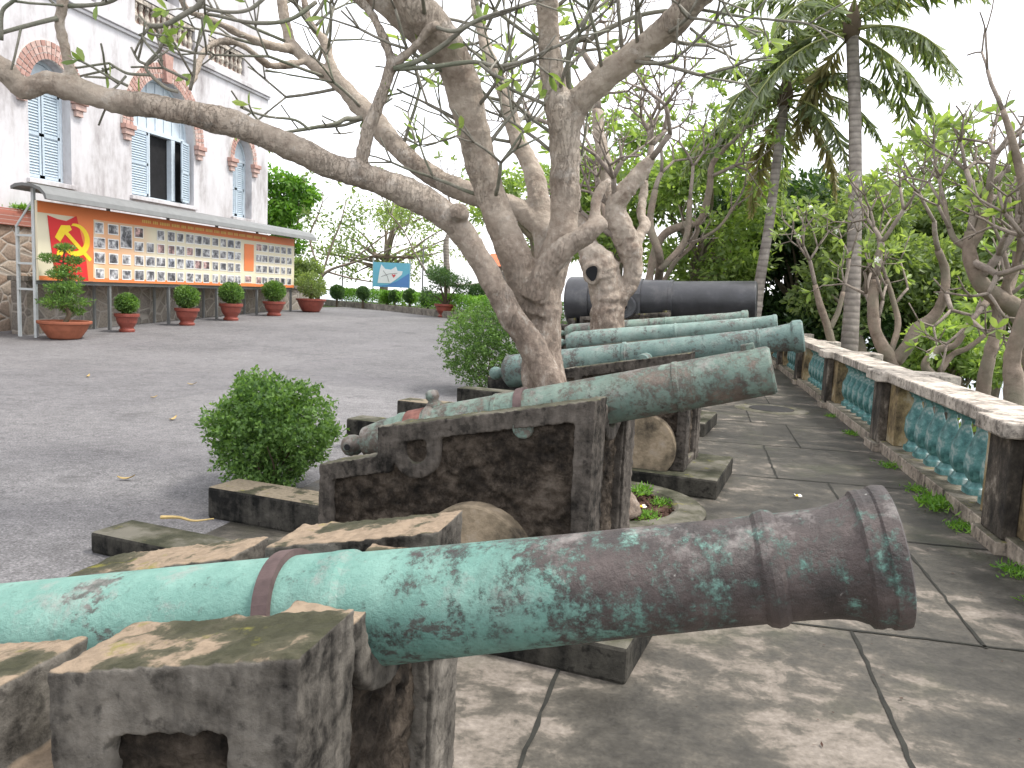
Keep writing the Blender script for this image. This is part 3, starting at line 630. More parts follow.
# low concrete slabs lying by the carriages
def slab(label, pts, z0, z1, m=None, grp='low concrete slabs beside the cannons'):
    c = np.mean([p for p in pts], axis=0); b = MB(); b.prism([(p[0] - c[0], p[1] - c[1]) for p in pts], 'z', z0, z1)
    o = b.build('concrete_slab', m or MT['slab'], None, bevel=.018); o.location = (float(c[0]), float(c[1]), 0); tag(o, label, 'slab', grp); return o
def quad(P, ang, x0, x1, y0, y1):
    d = np.array([cos(ang), -sin(ang)]); n = np.array([sin(ang), cos(ang)]); P = np.asarray(P)
    return [P + d*x0 + n*y0, P + d*x1 + n*y0, P + d*x1 + n*y1, P + d*x0 + n*y1]

# tree pit ring
pr = thing('tree_pit', 'round concrete ring planter full of reddish soil at the foot of the leaning tree', 'planter', (-.55, 5.72, 0))
b = MB(); b.lathe([(0, .5), (0, .74), (.10, .735), (.125, .70), (.125, .54), (.10, .50), (0, .5)], 56, caps=False); b.build('kerb_ring', MT['plinth'], pr, smooth=False)
b = MB(); n = 26
vs = [(r * cos(a), r * sin(a), .055 + .05 * rng.random() + .05 * (1 - r / .5)) for r in np.linspace(.02, .505, 9) for a in np.linspace(0, 2*pi, n, endpoint=False)]
b.add(vs, [(i*n + k, i*n + (k+1) % n, (i+1)*n + (k+1) % n, (i+1)*n + k) for i in range(8) for k in range(n)]); b.build('soil', MT['pit'], pr, smooth=True)
N = 900; a = rng.uniform(0, 2*pi, N); r = .5 * np.sqrt(rng.random(N)); p = np.stack([r*cos(0) * np.cos(a), r * np.sin(a), .09 + .03 * rng.random(N)], 1)
o = leafmesh('leaf_litter', p, np.stack([np.cos(a*7), np.sin(a*5), rng.normal(size=N) * .25], 1), rng.uniform(.02, .06, N), rng.uniform(.012, .03, N), MT['pit'], pr); o['kind'] = 'stuff'
pr2 = thing('tree_pit', 'round concrete ring planter around the trunk of the tree with the knot hole', 'planter', (-1.25, 12.2, 0))
b = MB(); b.lathe([(0, .6), (0, .8), (.10, .79), (.125, .76), (.125, .64), (.10, .60), (0, .6)], 40, caps=False); b.build('kerb_ring', MT['plinth'], pr2)
b = MB(); b.lathe([(.05, .62), (.09, .3)], 30); b.build('soil', MT['pit'], pr2)

# ------------------------------------------------------------------ trees
def smooth_path(P, n=6):
    P = np.asarray(P, float); out = []
    Q = np.vstack([2*P[0] - P[1], P, 2*P[-1] - P[-2]])
    for i in range(1, len(Q) - 2):
        for t in np.linspace(0, 1, n, endpoint=False):
            a, b_, c, d = Q[i-1], Q[i], Q[i+1], Q[i+2]
            out.append(.5 * ((2*b_) + (-a + c)*t + (2*a - 5*b_ + 4*c - d)*t*t + (-a + 3*b_ - 3*c + d)*t**3))
    out.append(P[-1]); return np.array(out)
def pxpath(pts):
    """(px, py, depth, width in px) -> xyz + radius"""
    return np.array([[*at(x, y, d), w * d / F / 2] for x, y, d, w in pts])
def limb(mb, pts, seg=12, wob=.0, n=6):
    P = smooth_path(pxpath(pts), n); r = P[:, 3] * (1 + wob * rng.normal(size=len(P)))
    mb.tube(P[:, :3], r, seg); return P
class Grow:
    def __init__(s, seed, spread=42, shrink=.74, lshrink=.82, rmin=.006, upb=.22, leaf=.6, seg=6):
        s.g = np.random.default_rng(seed); s.mb = MB(); s.spread = spread; s.shrink = shrink; s.ls = lshrink; s.rmin = rmin; s.upb = upb; s.leaf = leaf; s.tips = []; s.seg = seg
    def go(s, p, d, r, L, depth):
        g = s.g; d = nrm(d); n = 4; pts = [p]; q = p.copy(); dd = d.copy(); bend = nrm(g.normal(size=3)) * .12 + np.array([0, 0, s.upb * .35])
        l = L * g.uniform(.65, 1.3)
        for i in range(n - 1):
            dd = nrm(dd + bend / (n - 1) + g.normal(size=3) * .06); q = q + dd * l / (n - 1); pts.append(q)
        r1 = r * .86; rr = np.linspace(r, r1, n); 
        if depth == 0: rr[-1] *= .9
        s.mb.tube(pts, rr, s.seg if r > .012 else 5)
        if depth == 0 or r1 * s.shrink < s.rmin:
            s.tips.append((q, dd)); return
        k = 2 if g.random() < .55 else 3
        side = nrm(np.cross(dd, g.normal(size=3))); bs = np.cross(dd, side); a0 = g.uniform(0, 2*pi)
        for j in range(k):
            a = a0 + 2*pi*j/k + g.normal() * .3; sp = radians(s.spread + g.normal() * 9)
            nd = dd * cos(sp) + (side * cos(a) + bs * sin(a)) * sin(sp); nd = nrm(nd + np.array([0, 0, s.upb]))
            if g.random() < .93: s.go(q, nd, max(s.rmin, r1 * s.shrink * g.uniform(.88, 1.1)), L * s.ls, depth - 1)
    def leaves(s, root, m, per=9, L=.24, W=.07, frac=None, six=True, name='foliage'):
        P, D_ = [], []; g = s.g
        for q, dd in s.tips:
            if g.random() > (s.leaf if frac is None else frac): continue
            k = max(3, int(per * g.uniform(.5, 1.2))); side = nrm(np.cross(dd, g.normal(size=3))); bs = np.cross(dd, side)
            for j in range(k):
                a = 2.4 * j + g.normal() * .2; e = g.uniform(.35, 1.25)
                P.append(q - dd * g.uniform(0, .05)); D_.append(dd * cos(e) + (side * cos(a) + bs * sin(a)) * sin(e) + np.array([0, 0, -.1]))
        if not P: return None
        return leafmesh(name, P, D_, g.uniform(.65, 1.15, len(P)) * L, g.uniform(.8, 1.2, len(P)) * W, m, root, six)
def flowers(root, tips, n, g, size=.035):
    if not n: return
    b = MB(); idx = g.choice(len(tips), min(n, len(tips)), replace=False)
    for i in idx:
        q, dd = tips[i]; c = q + nrm(dd) * .05 + g.normal(size=3) * .03; up = nrm(dd + g.normal(size=3) * .4); s = nrm(np.cross(up, g.normal(size=3))); t = np.cross(up, s)
        for k in range(5):
            a = 2*pi*k/5; d = s*cos(a) + t*sin(a); e = -s*sin(a) + t*cos(a)
            b.add([c, c + d*size*.6 + e*size*.35 + up*.01, c + d*size*1.1, c + d*size*.6 - e*size*.3], [(0,1,2,3)])
    b.build('blossoms', MT['petal'], root)

# --- the leaning frangipani in the middle
tA = thing('frangipani_tree', 'big bare leaning frangipani with thick grey limbs between second and third cannon', 'tree', (-.55, 5.72, .08))
def uproot(o, root): o.location = tuple(-Vector(root.location)); return o
mb = MB(); limbs = {}
# leaning stem up to the long left limb
limbs['L1'] = limb(mb, [(622,520,5.5,42), (600,468,5.5,36), (553,387,5.5,31), (528,340,5.5,28), (510,314,5.5,26), (497,290,5.48,25), (485,267,5.46,24), (470,244,5.43,25), (450,219,5.38,28), (415,196,5.32,29), (370,178,5.25,27), (330,165,5.18,26), (280,142,5.08,26), (225,122,4.98,27), (185,112,4.9,25), (145,105,4.85,24), (105,98,4.8,24), (70,88,4.75,25), (45,82,4.7,22), (22,88,4.66,20), (5,70,4.6,23), (-30,50,4.5,21), (-120,10,4.3,19)], 16, .02)
mb.lathe([(-.05, .03), (-.03, .075), (.02, .08), (.06, .055), (.075, .02)], 14, tuple(at(458, 214, 5.3)), 'z')   # knob where a limb broke off
limbs['T'] = limb(mb, [(575,470,5.85,66), (556,430,5.84,52), (544,384,5.82,45), (541,340,5.8,42), (541,305,5.78,42), (537,278,5.76,46)], 16, .02)
limbs['L3'] = limb(mb, [(538,312,5.77,40), (526,285,5.72,36), (515,255,5.68,33), (497,213,5.62,31), (484,175,5.55,31), (475,138,5.45,33), (467,103,5.35,35), (455,64,5.25,36), (436,31,5.15,37), (412,0,5.05,37), (385,-60,4.9,34)], 14, .02)
limbs['L3b'] = limb(mb, [(440,55,5.25,27.0), (412,28,5.2,24.3), (385,4,5.15,22.5), (350,-30,5.1,21.6)], 12)
limbs['L4'] = limb(mb, [(536,315,5.76,44), (548,275,5.72,36), (561,243,5.7,31), (565,208,5.66,29), (565,180,5.64,30), (565,150,5.62,31), (563,120,5.58,32), (554,88,5.55,26), (550,55,5.5,22), (548,20,5.44,22), (546,-10,5.36,21), (543,-60,5.2,20)], 14, .02)
limbs['L4r'] = limb(mb, [(564,132,5.6,27), (578,104,5.56,28), (602,80,5.46,28), (632,56,5.34,27), (662,33,5.2,27), (690,5,5.05,28), (725,-35,4.9,27)], 14, .02)
limbs['L5'] = limb(mb, [(533,300,5.62,27), (545,272,5.55,26), (560,252,5.5,24), (580,238,5.46,22), (597,226,5.44,18), (606,222,5.44,13)], 12)
limbs['L5b'] = limb(mb, [(594,229,5.46,15.3), (595,208,5.46,11.7), (600,190,5.48,9.9), (610,180,5.5,6.3)], 10)
limbs['L2'] = limb(mb, [(560,240,5.95,25.8), (540,226,6.05,23.2), (515,208,6.15,22.4), (475,196,6.25,21.5), (432,176,6.35,20.6), (400,150,6.45,19.8), (378,125,6.5,21.5), (362,108,6.55,18.9), (340,85,6.6,16.3), (318,68,6.65,12.9), (303,57,6.7,12.0), (291,42,6.75,11.2), (284,15,6.8,10.3), (281,-15,6.85,9.5), (275,-60,6.9,8.6)], 12, .02)
limbs['L2b'] = limb(mb, [(350,96,6.58,13.5), (337,76,6.6,10.8), (328,55,6.62,9.9), (325,42,6.64,9.0), (311,24,6.66,7.2), (304,0,6.7,6.3), (300,-30,6.7,6.3)], 8)
limbs['L6'] = limb(mb, [(548,260,6.0,27.0), (540,205,6.1,22.5), (534,175,6.2,20.7), (520,145,6.3,17.1), (512,122,6.35,17.1), (507,100,6.4,15.3), (499,78,6.5,13.5), (488,52,6.6,11.7), (480,25,6.7,9.9), (473,-5,6.8,9.0)], 10, .02)
# traced branches
trunk_mb = mb; mb = MB(); paths_ = []
def tw(pts, d0, d1, w0, w1, seg=7):
    n = len(pts); q = [(x, y, d0 + (d1 - d0) * i / (n - 1), w0 + (w1 - w0) * i / (n - 1)) for i, (x, y) in enumerate(pts)]
    P = limb(trunk_mb if w0 > 7.5 else mb, q, seg, .03, 4); paths_.append(P[:, :3]); return P
ends = []
def T(*a, grow=None):
    P = tw(*a)
    if grow: ends.append((P[-1, :3], P[-1, :3] - P[-4, :3], P[-1, 3], grow))
    return P
T([(361,168), (365,145), (374,115), (383,92), (391,70), (394,58)], 5.22, 5.12, 15, 12)
T([(393,62), (384,40), (372,14), (355,-4), (335,-25)], 5.12, 5.0, 10, 9, grow=2)
T([(392,66), (405,55), (420,40), (430,28), (437,26)], 5.12, 4.95, 9, 8)
T([(436,27), (450,31), (462,29), (480,19), (500,12)], 4.95, 4.85, 4.5, 3.2, grow=2)
T([(394,69), (420,60), (445,44), (470,24), (500,14), (530,3), (560,-8)], 5.1, 4.85, 5.5, 4.2, grow=2)
T([(396,69), (430,67), (460,63), (478,62), (497,66), (520,62), (538,55)], 5.1, 4.9, 5, 3.4, grow=2)
T([(480,64), (495,75), (510,81), (522,80)], 4.98, 4.9, 3.6, 3)
T([(481,20), (477,5), (474,-10)], 4.95, 4.9, 4, 4)
T([(74,80), (69,66), (65,47), (60,23), (63,-4), (66,-40)], 4.75, 4.6, 13, 11, grow=3)
T([(68,6), (92,5), (112,1), (135,-14)], 4.65, 4.55, 4.5, 3.6, grow=2)
T([(58,18), (34,24), (8,31), (-15,38)], 4.62, 4.5, 5, 4, grow=1)
T([(1,40), (2,12), (13,1), (20,-8)], 4.5, 4.45, 4.5, 3.4)
T([(303,62), (287,65), (270,66), (256,56), (243,46), (222,41), (209,47), (201,57), (196,72), (190,88)], 6.65, 5.7, 8, 6)
T([(190,90), (194,72), (195,50)], 5.0, 4.9, 3.6, 2.6)
T([(188,80), (176,74), (164,68), (158,60)], 5.0, 4.9, 3.4, 2.4)
T([(178,92), (166,88), (152,76), (146,66), (158,52), (162,43), (157,30), (148,24)], 4.92, 4.8, 3.6, 3)
T([(150,75), (130,74), (120,70), (109,63)], 4.88, 4.8, 3.2, 2.4)
T([(126,76), (117,86), (111,90)], 4.85, 4.8, 2.6, 2)
T([(145,64), (138,60), (131,47)], 4.86, 4.8, 3, 2.2)
T([(128,86), (112,78), (102,68)], 4.86, 4.8, 2.8, 2.2)
T([(162,44), (178,49), (196,53), (210,54)], 4.85, 4.8, 3, 2.2)
T([(150,26), (165,25), (185,14), (200,4), (205,-12)], 4.8, 4.7, 5, 5.5, grow=2)
T([(150,26), (144,33), (139,35)], 4.8, 4.75, 3, 2.4)
T([(316,2), (297,16), (280,22), (258,23), (240,21), (219,16), (205,14)], 5.4, 5.0, 4.6, 3.2)
T([(264,-2), (252,8), (238,12), (218,11), (203,7), (192,-6)], 5.2, 5.0, 4, 3)
T([(290,48), (284,48), (270,46), (258,41), (245,36), (233,31), (220,24), (205,18), (190,12), (180,-2)], 6.7, 6.0, 9, 7, grow=2)
T([(365,118), (352,119), (345,119), (335,124), (317,127), (300,130), (281,133)], 6.5, 6.2, 6, 3)
T([(310,130), (295,120), (270,117), (252,112), (240,107)], 6.2, 6.1, 3, 2.2)
T([(268,130), (258,120), (250,111)], 6.1, 6.0, 2.6, 2)
T([(588,41), (600,33), (625,21), (645,14), (672,10)], 5.6, 5.4, 6, 4, grow=2)
T([(570,100), (568,70), (571,45), (585,38)], 5.7, 5.6, 6, 6)
T([(690,8), (715,12), (745,17), (775,20)], 5.1, 4.9, 3.4, 2.6, grow=2)
T([(690,28), (708,42), (722,47), (737,44)], 5.1, 5.0, 3, 2.4)
o = trunk_mb.build('trunk', MT['barkA'], tA, smooth=True); uproot(o, tA)
r_ = o.modifiers.new('remesh', 'REMESH'); r_.mode = 'VOXEL'; r_.voxel_size = .0125; r_.use_smooth_shade = True
sm = o.modifiers.new('smooth', 'SMOOTH'); sm.factor = .5; sm.iterations = 5
dp = o.modifiers.new('displace', 'DISPLACE'); dp.texture = clouds(.16, 4); dp.strength = .035; dp.texture_coords = 'LOCAL'
dp = o.modifiers.new('displace2', 'DISPLACE'); dp.texture = clouds(.035, 3); dp.strength = .012; dp.texture_coords = 'LOCAL'
tO = mb.build('branches', MT['twig'], tA, smooth=True); uproot(tO, tA)
gr = Grow(11, 40, .80, .80, .006, .16, .25, 6)
for (p, d, r, dep) in ends: gr.go(p, d, max(r, .009), .30, dep)
def endof(k): P = limbs[k]; return P[-1, :3], P[-1, :3] - P[-5, :3], P[-1, 3]
for k, dep in (('L1', 5), ('L3', 6), ('L3b', 6), ('L4', 6), ('L4r', 6), ('L2', 5), ('L2b', 4), ('L6', 5)):
    p, d, r = endof(k); gr.go(p, nrm(d), max(r * .8, .02), .55, dep)
# fine twigs along the traced branches
for P in paths_:
    for i in gr.g.choice(np.arange(len(P)//3, len(P)), 2, replace=False):
        d = nrm(P[min(i+1, len(P)-1)] - P[i-2]); sd = nrm(np.cross(d, gr.g.normal(size=3))); gr.go(P[i], d * .5 + sd + np.array([0, 0, .25]), .0075, .22, 3)
# side twigs along the limbs
for k, cnt, L in (('L2', 13, .4), ('L6', 15, .42), ('L4', 10, .38), ('L3', 8, .35), ('L4r', 10, .38), ('L2b', 6, .3)):
    P = limbs[k]; 
    for i in gr.g.choice(np.arange(len(P)//3, len(P) - 3), cnt, replace=False):
        d = nrm(P[i+2, :3] - P[i-2, :3]); s = nrm(np.cross(d, gr.g.normal(size=3))); gr.go(P[i, :3] + s * P[i, 3] * .6, d * .4 + s + np.array([0, 0, .3]), .014, L, 3)
to = gr.mb.build('twigs', MT['twig'], tA, smooth=True); uproot(to, tA)
lo = gr.leaves(tA, MT['frangi_leaf'], 5, .13, .036); uproot(lo, tA)
# a few leaves in view, near the traced twigs
px = [(152,8,4.8), (165,12,4.75), (98,36,4.75), (112,14,4.7), (84,71,4.8), (92,80,4.8), (183,32,5), (210,22,5), (206,35,5), (228,12,5), (293,32,5.3), (103,125,4.85), (140,80,4.85), (404,82,5.6), (398,98,5.6), (437,88,6), (438,120,6), (437,135,6), (505,55,5), (463,5,4.9), (502,3,4.9), (568,52,5.3), (580,66,5.3)]
AP = np.vstack(paths_)
P = [AP[np.argmin(((AP - at(x, y, d)) ** 2).sum(1))] for x, y, d in px]; D_ = np.stack([rng.normal(size=len(P)) * .6, rng.normal(size=len(P)) * .3, -np.abs(rng.normal(size=len(P))) - .4], 1)
lo = leafmesh('hanging_leaves', P, D_, rng.uniform(.09, .17, len(P)), rng.uniform(.03, .045, len(P)), MT['bright_leaf'], tA, True); uproot(lo, tA)
# stump in the pit beside the trunk
# --- second tree of the row, with the knot hole
tB = thing('frangipani_tree', 'stout frangipani with a dark knot hole rising just before the black gun', 'tree', (-1.25, 12.2, .08))
mb = MB(); B = {}
B['t'] = limb(mb, [(606,372,12.3,46), (607,335,12.3,36), (607,305,12.3,33), (605,285,12.3,32), (600,268,12.25,37), (592,255,12.2,30), (585,243,12.2,16)], 14, .03)
B['a'] = limb(mb, [(606,325,12.3,24), (618,300,12.3,19), (632,278,12.3,19), (630,250,12.25,24), (622,228,12.2,24), (615,210,12.2,22), (621,196,12.1,20), (630,186,12.05,19), (643,170,12.0,16), (652,158,11.9,9)], 12, .03)
B['b'] = limb(mb, [(618,215,12.2,18), (610,196,12.3,15), (606,170,12.4,14), (600,140,12.5,13), (597,110,12.6,12)], 10)
B['c'] = limb(mb, [(637,268,12.3,12), (638,240,12.5,11), (645,225,12.6,12), (641,215,12.7,10), (643,195,12.8,9), (645,180,12.8,9)], 8)
B['d'] = limb(mb, [(598,262,12.3,15), (588,235,12.5,13), (570,200,12.7,12), (565,170,12.9,10)], 8)
kp = at(592, 273, 11.98); kn = -nrm(ray(592, 273)); s = nrm(np.cross(kn, [0, 0, 1])); t = np.cross(s, kn)
for a in np.linspace(0, 2*pi, 14, endpoint=False): mb.lathe([(-.045, .015), (-.02, .04), (.02, .04), (.045, .015)], 8, tuple(kp - kn*.03 + s*cos(a) * .11 + t*sin(a) * .14))
o = mb.build('trunk', MT['barkA'], tB, smooth=True); uproot(o, tB)
r_ = o.modifiers.new('remesh', 'REMESH'); r_.mode = 'VOXEL'; r_.voxel_size = .025; r_.use_smooth_shade = True
sm = o.modifiers.new('smooth', 'SMOOTH'); sm.iterations = 3
dp = o.modifiers.new('displace', 'DISPLACE'); dp.texture = clouds(.12, 4); dp.strength = .07; dp.texture_coords = 'LOCAL'
kp = at(592, 273, 11.98); kn = -nrm(ray(592, 273)); mb = MB()
s = nrm(np.cross(kn, [0, 0, 1])); t = np.cross(s, kn)
ang = np.linspace(0, 2*pi, 20, endpoint=False)
mb.add([kp + kn*.02 + (s*cos(a) * .085 + t*sin(a) * .11) * (1 + .12 * sin(3 * a + 1)) for a in ang], [tuple(range(20))]); ko = mb.build('knot_hole', MT['dark_room'], tB); uproot(ko, tB)
gr = Grow(21, 42, .79, .82, .006, .2, .16, 6)
for k, dep, L in (('a', 6, .6), ('b', 6, .6), ('c', 5, .5), ('d', 5, .6)):
    P = B[k]; gr.go(P[-1, :3], P[-1, :3] - P[-4, :3], max(P[-1, 3] * .8, .045), L, dep)
for i in (20, 26, 32):
    P = B['a']; gr.go(P[i, :3], gr.g.normal(size=3) + np.array([0, 0, 1]), .05, .5, 4)
o = gr.mb.build('branches', MT['twigpink'], tB, smooth=True); uproot(o, tB)
o = gr.leaves(tB, MT['bright_leaf'], 6, .2, .055); uproot(o, tB)

# --- generic frangipani
def frangipani(label, paths, seed, depth, L, leaf, lm='frangi_leaf', per=9, group=None, bark_='barkR', nfl=0, r0=None, spread=42, upb=.2, base=None, leafL=.19, extra=0):
    g0 = np.random.default_rng(seed)
    P0 = pxpath(paths[0]); b = base if base is not None else (P0[0, 0], P0[0, 1], terrain_h(P0[0, 0], P0[0, 1]))
    root = thing('frangipani_tree', label, 'tree', b, 0, group); mb = MB(); gr = Grow(seed, spread, .77, .84, .008, upb, leaf, 6)
    for i, pa in enumerate(paths):
        Q = smooth_path(pxpath(pa), 5)
        if i == 0:
            st = np.array([[b[0], b[1], b[2] - .1, Q[0, 3] * 1.3]]); Q = np.vstack([st, Q])
        mb.tube(Q[:, :3], Q[:, 3] * .76 * (1 + .04 * g0.normal(size=len(Q))), 10)
        gr.go(Q[-1, :3], Q[-1, :3] - Q[-4, :3], max(Q[-1, 3] * .62, .018), L, depth)
        for k in range(extra):
            j = int(g0.uniform(.45, .95) * (len(Q) - 1)); s = nrm(g0.normal(size=3) + np.array([0, 0, .6])); gr.go(Q[j, :3], s, max(Q[j, 3] * .45, .02), L * .9, depth - 1)
    k0 = len(mb.f); mb.add(gr.mb.v, gr.mb.f); o = mb.build('trunk', MT[bark_], root, smooth=True); uproot(o, root); o.data.materials.append(MT['twigpink'])
    mi = np.zeros(len(mb.f), np.int32); mi[k0:] = 1; o.data.polygons.foreach_set('material_index', mi)
    o = gr.leaves(root, MT[lm], per, leafL, leafL * .3)
    if o: uproot(o, root)
    if nfl:
        flowers(root, gr.tips, nfl, gr.g, .05)
        bo = [c for c in root.children if c.name.startswith('blossoms')][0]; uproot(bo, root)
    return root
GF = 'frangipani trees beyond the balustrade'
frangipani('twisted frangipani with a thick bending trunk, nearest beyond the right end of the balustrade',
    [[(1040,380,9.0,34), (1030,340,9.0,30), (1019,312,9.0,25), (999,298,8.95,24), (983,286,8.9,21), (973,268,8.9,19), (969,248,8.9,17), (971,232,8.9,15)],
     [(970,250,8.9,14), (981,226,8.85,13), (987,205,8.8,12), (989,190,8.8,11)], [(969,248,8.9,10), (955,240,9.0,8), (948,222,9.1,7), (944,200,9.2,6)],
     [(1010,305,9.0,14), (1006,285,8.9,11), (1018,262,8.8,10), (1022,235,8.7,9)]], 31, 7, .40, .30, group=GF, nfl=12, extra=2)
frangipani('frangipani with a pale leaning lower stem at the right edge behind the coping',
    [[(985,375,9.8,17), (991,350,9.8,16), (996,330,9.8,15), (998,310,9.8,14), (990,300,9.8,11), (982,308,9.7,9)], [(997,318,9.8,11), (1010,290,9.9,10), (1016,260,10,9), (1012,225,10,8)]], 32, 6, .45, .35, group=GF, nfl=8, extra=1)
frangipani('thick trunked frangipani at the far right edge above the near coping',
    [[(1012,420,8.2,26), (1014,385,8.2,24), (1012,360,8.2,21), (1018,335,8.1,19), (1030,300,8.0,18)], [(1018,335,8.1,14), (1034,280,8.0,12), (1030,220,7.9,11), (1015,150,7.8,10), (1003,110,7.8,7)]], 33, 6, .42, .2, group=GF, lm='frangi_leaf')
frangipani('double stemmed frangipani behind the outward coping block, right of the tall palm',
    [[(893,375,12.5,22), (889,358,12.5,20), (880,342,12.5,16), (874,325,12.5,15), (873,300,12.5,14), (875,280,12.5,12)],
     [(895,362,12.5,18), (908,345,12.4,17), (917,328,12.4,15), (934,316,12.4,14), (944,295,12.3,12), (945,270,12.3,11), (938,250,12.2,9)], [(890,355,12.5,8), (898,325,12.6,8), (893,300,12.7,7), (887,280,12.8,6)]], 34, 6, .55, .75, 'frangi_leaf', 8, GF, nfl=22, extra=1)
frangipani('low sprawling frangipani stem creeping between the double stemmed tree and right edge',
    [[(935,378,11.5,12), (925,365,11.5,11), (938,350,11.5,10), (955,345,11.4,9), (965,330,11.3,8)], [(940,372,11.5,9), (952,355,11.5,8), (968,348,11.4,7), (985,335,11.3,6)]], 35, 5, .4, .6, 'bright_leaf', 8, GF)
frangipani('small frangipani seen just left of the tall palm trunk, under dark leaves',
    [[(832,345,16,11), (827,325,16,10), (820,305,16,9), (815,285,16,7)], [(829,330,16,8), (838,312,16,7), (843,292,16,6)]], 36, 6, .55, .8, 'frangi_leaf', 8, GF, nfl=22)
frangipani('bright leafy frangipani behind the black gun with an elbow shaped limb',
    [[(646,300,19.5,12), (650,275,19.5,11), (656,248,19.4,11), (666,233,19.3,11), (682,226,19.2,11), (700,221,19.2,11), (706,205,19.1,10), (710,185,19,9), (712,165,19,8), (725,148,18.9,6)], [(700,222,19.2,7), (692,245,19.4,6), (675,262,19.6,6), (662,285,19.8,7)],
     [(690,245,19.6,5), (718,228,19.8,4), (735,205,20,4)]], 37, 5, .6, .75, 'bright_leaf', 9, GF, base=(-1.5, 19.2, 0.0), nfl=14, extra=1)
frangipani('frangipani with many thin stems rising behind the knot hole tree',
    [[(655,300,20,12), (660,260,18,11), (650,225,18,10), (655,190,18,9)], [(660,270,18,9), (685,240,18,8), (690,200,18,7)], [(640,290,18,8), (615,240,18,8), (600,200,18,7)]], 38, 6, .62, .85, 'bright_leaf', 9, GF, base=(-1.2, 20.6, .1), nfl=10)

# --- dense leafy trees behind
def leafy(label, base, h, crown, n, seed, lm, leafL=.16, group='dense trees on the slope behind', clumps=26, name='leafy_tree', gap=.5):
    """crown: (cx,cy,cz, rx,ry,rz) relative to the base"""
    g = np.random.default_rng(seed); root = thing(name, label, 'tree', base, 0, group)
    cx, cy, cz, rx, ry, rz = crown
    u = nrm(g.normal(size=(clumps, 3))); rad = g.uniform(.25, 1.0, clumps) ** .6; C_ = u * rad[:, None] * np.array([rx, ry, rz]) + np.array([cx, cy, cz])
    mb = MB(); top = np.array([cx * .6, cy * .6, cz - rz * .35]); r0_ = .035 * h
    mb.tube(smooth_path(np.array([[0, 0, -.5], [cx*.1 + g.normal()*.1, cy*.1, cz*.3], [cx*.35, cy*.35, cz*.55], top]), 4), np.linspace(r0_ * 1.3, r0_ * .6, 13), 9)
    for c in C_[: clumps * 2 // 3]:
        m_ = top * .5 + c * .5 + g.normal(size=3) * .15 + np.array([0, 0, -.2]); mb.tube(smooth_path(np.array([top + np.array([0, 0, -g.uniform(0, .25) * cz]), m_, c]), 4), np.linspace(r0_ * .38, .012, 9), 6)
    mb.build('trunk', MT['barkR'], root, smooth=True)
    k = g.integers(0, clumps, n); sz = g.uniform(.28, .5, clumps) * (rx * ry * rz) ** (1/3) * gap * 1.6
    q = nrm(g.normal(size=(n, 3))) * (g.uniform(0, 1, n) ** .45)[:, None] * sz[k][:, None] * np.array([1.15, 1.15, .72]) + C_[k]
    d = nrm(nrm(q - C_[k]) * .7 + g.normal(size=(n, 3)) * .6 + np.array([0, 0, -.15]))
    leafmesh('foliage', q, d, g.uniform(.7, 1.3, n) * leafL, g.uniform(.35, .5, n) * leafL, MT[lm], root); return root
def slope_at(px, py, dep):
    p = at(px, py, dep); return np.array([p[0], p[1], terrain_h(p[0], p[1])])
def leafy_px(label, px, dep, ytop, ybot, wpx, n, seed, lm, leafL=.16, gap=.5, clumps=28, **k):
    p = at(px, (ytop + ybot) / 2, dep); b_ = np.array([p[0], p[1], terrain_h(p[0], p[1])]); hz = (ybot - ytop) * dep / F / 2; rx = wpx * dep / F / 2
    return leafy(label, b_, p[2] + hz - b_[2], (0, 0, p[2] - b_[2], rx, rx * .9, hz), n, seed, lm, leafL, clumps=clumps, gap=gap, **k)
leafy_px('dark dense tree between the two palm trunks', 800, 25, 175, 345, 120, 13000, 41, 'dark_leaf', .26, .62)
leafy_px('dark green tree behind the leaning palm trunk', 745, 27, 150, 330, 110, 7000, 42, 'dark_leaf', .26, .55)
leafy_px('pale green leafy tree left of the leaning palm, above the black gun', 700, 24, 125, 305, 150, 10000, 43, 'bright_leaf', .24, .48)
leafy_px('loose green tree behind the knot hole tree', 620, 26, 115, 290, 140, 8000, 44, 'bright_leaf', .24, .42)
leafy_px('olive leaved tree right of the tall palm, highest on the slope', 905, 24, 140, 335, 185, 22000, 45, 'mid_leaf', .24, .55)
leafy_px('dark leaved tree behind the double stemmed frangipani', 930, 22, 225, 390, 170, 12000, 46, 'mid_leaf', .22, .5)
leafy_px('mid green tree at the right edge behind the twisted trunk', 1005, 22, 160, 400, 180, 20000, 47, 'mid_leaf', .22, .5)
leafy_px('light green tree just right of the tall palm trunk', 858, 20, 195, 330, 110, 7000, 48, 'mid_leaf', .2, .5)
leafy_px('small dark tree with a thin top, low between palm and coping', 845, 21, 280, 370, 110, 5000, 49, 'dark_leaf', .2, .55)
leafy_px('green tree beyond the far right edge of the balustrade', 1110, 19, 170, 420, 200, 8000, 50, 'mid_leaf', .2, .5)
leafy_px('bushy bright tree behind the low creeping stem', 960, 15, 300, 390, 100, 4000, 51, 'bright_leaf', .17, .5)
leafy_px('wide pale green tree in the gap left of the knot hole tree', 540, 32, 150, 260, 150, 4500, 52, 'bright_leaf', .26, .38)
